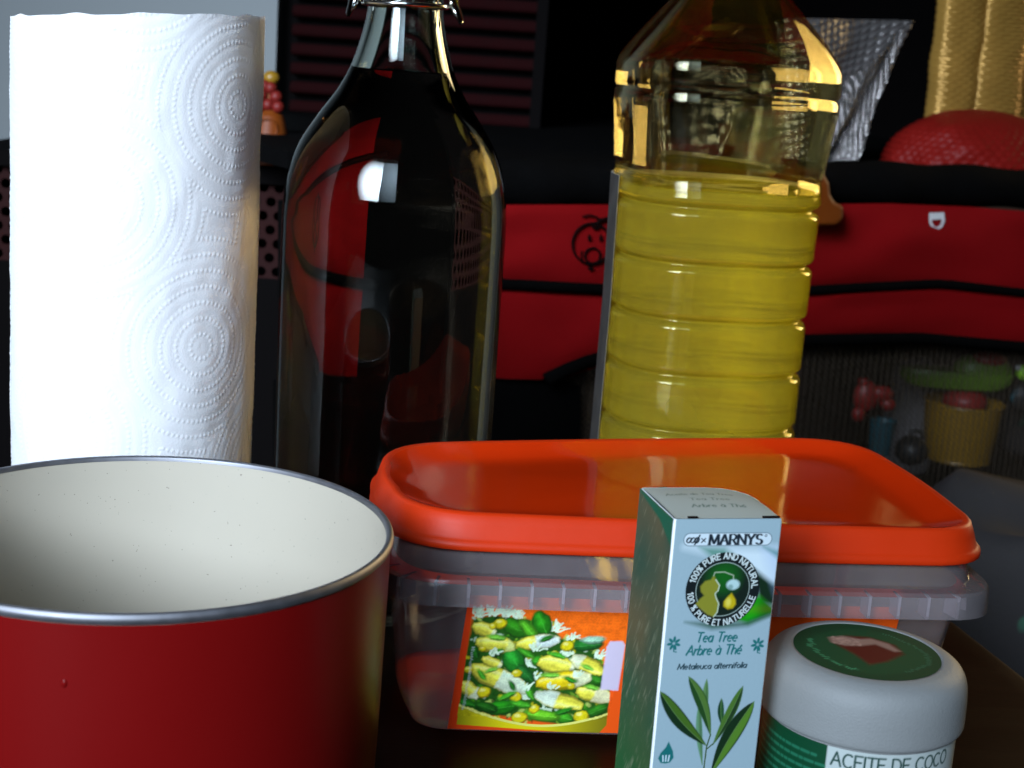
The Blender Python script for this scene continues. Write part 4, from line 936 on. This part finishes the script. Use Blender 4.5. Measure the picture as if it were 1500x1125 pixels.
# stitched smiling face and small ring patch
st = []
def face(X, Y): return L_(pp(720 + X / 3.75, 280 + Y / 3.75, -0.0062))
def circ(cx_, cy_, rx, ry, a0=0, a1=360, n=28): return [face(cx_ + rx * math.cos(math.radians(a)), cy_ + ry * math.sin(math.radians(a))) for a in np.linspace(a0, a1, n)]
st.append(tube(circ(550, 290, 105, 112, 0, 360, 40), 0.0011, 6)); st.append(tube(circ(555, 355, 42, 42), 0.0010, 6)); st.append(tube(circ(572, 190, 16, 16), 0.0011, 6))
st.append(tube([face(572, 190), face(595, 160), face(640, 150)], 0.0016, 6)); st.append(tube([face(500, 140), face(540, 130), face(580, 145), face(600, 165)], 0.0008, 6))
for X in (537, 600): st.append(tube([face(X, 238), face(X, 258), face(X + 1, 276)], [0.0007, 0.0015, 0.0007], 6))
st.append(tube([face(535, 420), face(545, 432), face(556, 420)], 0.0012, 6)); st.append(tube(circ(555, 350, 62, 62, 100, 200, 12), 0.0006, 6))
V, F = merge(st); mk('face_print', V, F, M['black_ink'], pen)
Dp = [(1361, 312), (1383, 311), (1384, 324), (1380, 333), (1372, 337), (1364, 333), (1361, 324)]
Di = [(1365, 322), (1379, 321), (1379, 326), (1376, 331), (1372, 333), (1368, 331), (1365, 326)]
V = [pp(x, y, o) for o in (-0.0065, -0.0045) for ring_ in (Dp, Di) for x, y in ring_]
F = []
for i in range(7):
    j = (i + 1) % 7; F += [(i, j, 7 + j, 7 + i), (14 + i, 21 + i, 21 + j, 14 + j), (i, 14 + i, 14 + j, j), (7 + i, 7 + j, 21 + j, 21 + i)]
mk('ring_patch', L_(V), F, M['patch_grey'], pen, False)

# toys behind the netting
def at_pen(px, py, off): return pp(px, py, off)
def lathe_thing(name, label, cat, px, py, off, parts, group=None):
    p = at_pen(px, py, off); t = thing(name, label, cat, tuple(p), 0, group)
    for pn_, prof, mat, z in parts:
        V, F = lathe(smooth_prof(prof, 4), 40); V = V + np.array([0, 0, z]); mk(pn_, V, F, M[mat], t)
    return t
px2m = lambda n, off: n * (1.27 + off) / CAM_F
sc_ = px2m(1, 0.075)
lathe_thing('toy_bucket', 'yellow toy bucket with red domed lid behind the netting', 'toy', 1402, 668, 0.075, [
    ('bucket', [(0.0005, 0.0), (50 * sc_, 0.0), (54 * sc_, 3 * sc_), (64 * sc_, 88 * sc_), (66 * sc_, 92 * sc_)], 'toy_yellow', 0), ('dome', [(36 * sc_, 90 * sc_), (35 * sc_, 102 * sc_), (22 * sc_, 116 * sc_), (0.0005, 121 * sc_)], 'toy_red', 0)])
g = at_pen(1400, 552, 0.075); t = thing('toy_boat', 'green toy boat with red cabin roof on top of the yellow bucket', 'toy', tuple(g))
s2 = px2m(1, 0.075)
hull = []
for z, k_ in ((-16, .82), (-6, .97), (8, 1.0), (12, .96)):
    hull.append(np.array([(95 * s2 * k_ * math.copysign(abs(math.cos(a)) ** .8, math.cos(a)), 30 * s2 * k_ * math.sin(a), z * s2) for a in np.linspace(0, 2 * np.pi, 40, endpoint=False)]))
V, F = loft(hull, True, True); mk('hull', V, F, M['toy_green'], t, 'auto')
V, F = ellipsoid((42 * s2, 0, 14 * s2), 48 * s2, 24 * s2, 28 * s2, 28, 14, .9); mk('cabin', V, F, M['toy_green'], t)
V, F = ellipsoid((48 * s2, -6 * s2, 34 * s2), 30 * s2, 20 * s2, 12 * s2, 24, 12); mk('cabin_roof', V, F, M['toy_red'], t)
g = at_pen(1276, 585, 0.045); t = thing('toy_bear', 'small red bear shaped toy behind the netting', 'toy', tuple(g)); s3 = px2m(1, .10)
bl = [ellipsoid((-8 * s3, 0, 4 * s3), 20 * s3, 12 * s3, 24 * s3), ellipsoid((14 * s3, 0, 10 * s3), 20 * s3, 10 * s3, 12 * s3), ellipsoid((-16 * s3, 0, -24 * s3), 11 * s3, 9 * s3, 12 * s3), ellipsoid((26 * s3, 0, -6 * s3), 12 * s3, 9 * s3, 10 * s3), ellipsoid((-14 * s3, 0, 26 * s3), 9 * s3, 8 * s3, 7 * s3)]
V, F = merge(bl); mk('bear_body', V, F, M['toy_red'], t)
lathe_thing('toy_cup', 'teal toy beaker leaning below the red toy behind the netting', 'toy', 1288, 664, 0.045, [('cup', [(0.0005, 0), (15 * sc_, 0), (17 * sc_, 4 * sc_), (20 * sc_, 50 * sc_), (21 * sc_, 52 * sc_), (18 * sc_, 50 * sc_), (14 * sc_, 8 * sc_)], 'toy_teal', 0)])
g = at_pen(1335, 660, 0.035); t = thing('toy_ball', 'black toy ball with a loop on top, before the yellow bucket', 'toy', tuple(g)); s4 = px2m(1, .06)
V, F = ellipsoid((0, 0, 0), 26 * s4, 26 * s4, 24 * s4, 28, 16); mk('ball', V, F, M['toy_black'], t)
V, F = tube([(4 * s4 + 10 * s4 * math.cos(a), 0, 24 * s4 + 9 * s4 * math.sin(a)) for a in np.linspace(-.3, 3.4, 12)], 3 * s4, 8); mk('loop', V, F, M['toy_black'], t)
g = at_pen(1338, 610, 0.16); t = thing('pale_bag', 'pale crumpled cloth bag standing behind the green toy boat', 'bag', tuple(g)); s5 = px2m(1, .16)
V, F = ellipsoid((0, 0, 0), 52 * s5, 30 * s5, 100 * s5, 40, 26, .85); V = np.array(V); V[:, 0] += (vnoise(V[:, 2] * 40 + 9, V[:, 0] * 60 + 9, 4) - .5) * .03; mk('cloth', V, F, M['toy_white'], t)
g = at_pen(1498, 540, 0.05); t = thing('lime_toy', 'bright lime toy at the edge behind the netting', 'toy', tuple(g)); s6 = px2m(1, .14)
V, F = ellipsoid((6 * s6, 0, -6 * s6), 16 * s6, 12 * s6, 13 * s6, 24, 12); mk('rim', V, F, M['toy_lime'], t)
V, F = ellipsoid((-8 * s6, -4 * s6, 2 * s6), 5 * s6, 5 * s6, 5 * s6, 16, 10); mk('knob', V, F, M['ceramic'], t)
g = at_pen(1495, 580, 0.06); t = thing('dark_toy', 'dark rounded toy right of the yellow bucket behind the netting', 'toy', tuple(g)); s7 = px2m(1, .2)
V, F = ellipsoid((0, 0, 0), 18 * s7, 16 * s7, 24 * s7, 24, 14); mk('shell', V, F, M['toy_black'], t)
V, F = tube([(-12 * s7, -8 * s7, -10 * s7), (-16 * s7, -10 * s7, 0), (-10 * s7, -10 * s7, 12 * s7)], 3 * s7, 8); mk('handle', V, F, M['toy_teal'], t)
g = at_pen(1482, 610, 0.14); t = thing('grey_bag', 'grey cloth bag slumped right of the yellow bucket', 'bag', tuple(g)); s8 = px2m(1, .28)
V, F = ellipsoid((14 * s8, 0, 10 * s8), 56 * s8, 30 * s8, 70 * s8, 36, 20, .8); V = np.array(V); V[:, 0] += (vnoise(V[:, 2] * 50 + 9, V[:, 0] * 40 + 9, 6) - .5) * .02; mk('cloth', V, F, M['grey_cloth'], t)

# grey patterned laundry sack beside the table, lower right
g = at_y(1470, 890, 1.02); t = thing('laundry_sack', 'grey patterned cloth sack standing on the floor beyond the table corner', 'sack', (g[0] + 0.085, 1.02, -0.75))
rings = []
zs_ = g[2] + .75
for z, rx in ((0, .14), (.02, .16), (.3, .175), (zs_ - .03, .168), (zs_ + .03, .160), (zs_ + .065, .150), (zs_ + .078, .138), (zs_ + .074, .10), (zs_ + .06, .03)):
    rings.append(np.array([((rx + .008 * math.sin(5 * a + z * 30)) * math.cos(a), .6 * (rx + .006 * math.sin(7 * a + z * 20)) * math.sin(a), z + (.010 * math.sin(3 * a) if z > zs_ else 0)) for a in np.linspace(0, 2 * np.pi, 64, endpoint=False)]))
V, F = loft(rings, True, True); mk('cloth', V, F, M['grey_cloth'], t)

# ------------------------------------------------------------------ things lying on the dark cover
def sheet(name, P, mat, parent, org, nu=150, nv=110, fn=None):
    """bilinear patch through four corner points (tl, tr, br, bl) with a relief fn(u,v) in metres towards the camera"""
    u, v = np.meshgrid(np.linspace(0, 1, nu), np.linspace(0, 1, nv)); P = [np.asarray(p) - org for p in P]
    B = ((1 - u) * (1 - v))[..., None] * P[0] + (u * (1 - v))[..., None] * P[1] + (u * v)[..., None] * P[2] + ((1 - u) * v)[..., None] * P[3]
    B = B + np.array([pn[0], pn[1], 0]) * fn(u, v)[..., None]
    V = B.reshape(-1, 3); Fa = grid_faces(nu, nv)[:, ::-1]
    back = V - np.array([pn[0], pn[1], 0]) * 0.002
    edge = list(range(nu)) + [j * nu + nu - 1 for j in range(1, nv)] + [(nv - 1) * nu + i for i in range(nu - 2, -1, -1)] + [j * nu for j in range(nv - 2, 0, -1)]
    n_ = len(V); e = np.array(edge); e2 = np.roll(e, -1)
    return mk(name, np.vstack([V, back]), np.vstack([Fa, Fa[:, ::-1] + n_, np.stack([e, e2, e2 + n_, e + n_], -1)]), mat, parent)
def bubbles(u, v, nu_, nv_, h):
    a = u * nu_; row = np.floor(v * nv_); a = a + .5 * (row % 2); b = v * nv_
    d = np.hypot(a - np.floor(a) - .5, b - np.floor(b) - .5); return h * np.sqrt(np.maximum(0.16 - d * d, 0)) / .4
fo = pp(1240, 246, 0.10); t = thing('bubble_wrap_bag', 'silver grey bubble wrap pouch folded to a point, left of the red net bag', 'bubble wrap', (fo[0], fo[1], cvz))
og = np.array([fo[0], fo[1], cvz])
sheet('front_fold', [pp(1240, 118, .08), pp(1334, 36, .08), pp(1253, 234, .08), pp(1190, 240, .08)], M['foil'], t, og, 120, 140, lambda u, v: .006 * np.sin(u * 5 + v * 2) + bubbles(u + v * .35, v + u * .3, 16, 26, .0018) + .004 * (vnoise(u * 5, v * 9, 8) - .5))
sheet('back_fold', [pp(1150, 26, .12), pp(1332, 30, .12), pp(1235, 240, .12), pp(1150, 240, .12)], M['foil'], t, og, 120, 120, lambda u, v: .008 * np.sin(u * 7) + bubbles(u + v * .35, v + u * .25, 17, 18, .0018) + .004 * (vnoise(u * 6, v * 6, 9) - .5))
go = pp(1440, 200, 0.14); t = thing('amber_film_roll', 'upright rolls of ribbed amber bubble film behind the red net bag', 'packing film', (go[0], go[1], cvz)); og = np.array([go[0], go[1], cvz])
def ribs_(nv_): return lambda u, v: .022 * np.sqrt(np.maximum(1 - (2 * u - 1) ** 2, 0)) + .0010 * np.abs(np.sin(v * nv_ * np.pi)) + .003 * (vnoise(u * 3, v * 7, 14) - .5) + bubbles(u, v, 5, nv_, .0012)
sheet('film_fold', [pp(1378, -60, .14), pp(1450, -60, .14), pp(1414, 200, .14), pp(1352, 200, .14)], M['gold'], t, og, 80, 240, ribs_(46))
sheet('film_fold', [pp(1440, -60, .13), pp(1512, -60, .13), pp(1482, 215, .13), pp(1408, 205, .13)], M['gold'], t, og, 80, 240, ribs_(46))
sheet('film_fold', [pp(1500, -60, .15), pp(1600, -60, .15), pp(1575, 225, .15), pp(1474, 215, .15)], M['gold'], t, og, 80, 240, ribs_(46))
ro_ = pp(1420, 240, 0.10); t = thing('red_net_bag', 'red net bag bulging on the dark cover before the amber film', 'net bag', (ro_[0], ro_[1], cvz))
k9 = 1.37 / CAM_F
u, v = np.meshgrid(np.linspace(0, 2 * np.pi, 180, endpoint=False), np.linspace(0, 1, 70))
hgt = 88 * k9 * np.cos(v[::-1] * np.pi / 2) ; rad = np.sin(v[::-1] * np.pi / 2)
rel = 1 + .035 * np.abs(np.sin(u * 26 + v * 24)) * np.abs(np.sin(u * 26 - v * 24)) + .10 * (vnoise(u * 3, v * 4, 15) - .5)
V = np.stack([(168 * k9) * rad * rel * np.cos(u) + 14 * k9, 0.07 * rad * rel * np.sin(u), hgt * (.86 + .14 * rel)], -1).reshape(-1, 3)
ca, sa = pdir[0], pdir[1]; V = np.c_[V[:, 0] * ca - V[:, 1] * sa, V[:, 0] * sa + V[:, 1] * ca, V[:, 2]]
mk('net_bag_body', V, grid_faces(180, 70, True), M['red_net'], t)
oo = pp(1200, 326, -0.02); t = thing('orange_toy_clip', 'orange plastic toy clipped to the playpen rail beside the oil bottle', 'toy', tuple(oo))
prof2 = [(1150, 332), (1225, 330), (1234, 322), (1235, 302), (1222, 296), (1216, 285), (1214, 268), (1205, 252), (1190, 246), (1150, 246)]
V = [pp(x, y, o) for o in (-0.030, -0.010) for x, y in prof2]; n_ = len(prof2)
F = [tuple(range(n_))[::-1], tuple(range(n_, 2 * n_))] + [(i, (i + 1) % n_, n_ + (i + 1) % n_, n_ + i) for i in range(n_)]
o = mk('clip_body', np.array(V) - oo, F, M['toy_orange'], t, False); bm_ = o.modifiers.new('soft_edges', 'BEVEL'); bm_.width = 0.003; bm_.segments = 3; bm_.limit_method = 'ANGLE'

# ------------------------------------------------------------------ left: perforated crate, stacking toy, louvred shutter
cp = at_y(200, 246, 1.2); zt_ = float(at_y(395, 246, 1.2)[2])
crate = thing('perforated_crate', 'dark red plastic crate with round holes behind the paper roll', 'crate', (float(cp[0]), 1.2, -0.75))
x0_, x1_ = float(at_y(-60, 300, 1.2)[0] - cp[0]), float(at_y(423, 300, 1.2)[0] - cp[0])
HZ_ = zt_ + .75
cell = 0.0125; nxh, nzh = int((x1_ - x0_) / cell), 7
Vh, Fh = [], []
for j in range(nzh):
    for i in range(nxh):
        cx_ = x0_ + (i + .5 + (.5 if j % 2 else 0)) * cell; cz_ = HZ_ - .010 - (j + .5) * cell * .9
        b0 = len(Vh); hx, hz = cell / 2, cell * .45
        sq = [(hx, -hz), (hx, 0), (hx, hz), (0, hz), (-hx, hz), (-hx, 0), (-hx, -hz), (0, -hz)]
        ci = [(.0042 * math.cos(math.radians(a)), .0042 * math.sin(math.radians(a))) for a in (-45, 0, 45, 90, 135, 180, 225, 270)]
        for dy in (0, .004):
            Vh += [(cx_ + a, dy, cz_ + b) for a, b in sq] if dy == 0 else []
            Vh += [(cx_ + a, dy, cz_ + b) for a, b in ci]
        for q in range(8):
            r_ = (q + 1) % 8; Fh += [(b0 + q, b0 + r_, b0 + 8 + r_, b0 + 8 + q), (b0 + 8 + q, b0 + 8 + r_, b0 + 16 + r_, b0 + 16 + q)]
o = mk('perforated_front', Vh, [f[::-1] for f in Fh], M['crate'], crate, False); o['kind'] = 'stuff'
zl = HZ_ - .010 - nzh * cell * .9
V, F = merge([box((x0_ + x1_) / 2, .14, HZ_ - .006, x1_ - x0_, .30, .012), box((x0_ + x1_) / 2, .003, zl / 2, x1_ - x0_, .005, zl), box((x0_ + x1_) / 2, .286, HZ_ / 2 - .006, x1_ - x0_, .006, HZ_ - .012), box(x0_ + .003, .145, HZ_ / 2 - .006, .006, .27, HZ_ - .013), box(x1_ - .003, .145, HZ_ / 2 - .006, .006, .27, HZ_ - .013)])
mk('crate_body', V, F, M['dark_wall_and_shade'], crate, False)  # near-black instead of red: the shade below the holes is put into the colour
tp = at_y(393, 246, 1.24); k10 = 1.25 / CAM_F
toy = thing('stacking_toy', 'orange tapered toy with coral beads and yellow knob standing on the perforated crate', 'toy', (float(tp[0]), 1.24, HZ_ - .75))
V, F = lathe(smooth_prof([(0.0005, 0), (30 * k10, 0), (31 * k10, 2 * k10), (26 * k10, 40 * k10), (20 * k10, 66 * k10), (16 * k10, 72 * k10), (9 * k10, 82 * k10), (8 * k10, 112 * k10), (0.0005, 113 * k10)], 4), 40); mk('tower', V, F, M['toy_orange'], toy)
for (bx2, bz2) in ((-14, 80), (12, 82), (-2, 84), (-12, 97), (9, 96), (1, 108), (-8, 110)):
    V, F = ellipsoid((bx2 * k10, -8 * k10, bz2 * k10), 9 * k10, 9 * k10, 9 * k10, 18, 10); mk('bead', V, F, M['toy_pink'], toy)
V, F = ellipsoid((0, 0, 122 * k10), 12 * k10, 12 * k10, 10 * k10, 20, 12); mk('knob', V, F, M['toy_yellow'], toy)
for zc_ in (18, 50):
    rcz = (29 - (zc_ - 10) * .14) * k10
    V, F = tube([(14 * k10 * math.cos(a), -rcz * math.sqrt(max(1 - (.5 * math.cos(a)) ** 2, .1)), (zc_ + 15 * math.sin(a)) * k10) for a in np.linspace(0, 2 * np.pi, 28, endpoint=False)], 1.6 * k10, 6, True); mk('round_mould', V, F, M['toy_orange'], toy)
sx0, sx1 = wx + .004, float(at_y(800, 60, 1.65)[0]); zb = float(at_y(480, 176, 1.62)[2])
sh = thing('louvred_shutter', 'dark red louvred shutter beside the grey wall', 'shutter', ((sx0 + sx1) / 2, 1.66, zb - .86))
wS = sx1 - sx0; pitch_ = 27 * 1.65 / CAM_F
V, F = box(0, .03, .76, wS, .02, 1.5); mk('backing', V, F, M['dark_wall_and_shade'], sh, False)  # bare near-black below the slats stands in for their fade into shade
sv, sf = box(0, 0, 0, wS - .02, .010, pitch_ * .62, .002); slat_me = None
for i in range(24):
    if slat_me is None: o = mk('slat', sv, sf, M['slat'], sh, False); slat_me = o.data
    else: o = bpy.data.objects.new('slat', slat_me); COL.objects.link(o); o.parent = sh
    o.location = (0, .006, .86 + (i - 2.5) * pitch_); o.rotation_euler = (math.radians(-24), 0, 0)
for x in (wS / 2 - .006,):
    V, F = box(x, .008, .76, .012, .024, 1.5); mk('stile', V, F, M['dark_wall_and_shade'], sh, False)
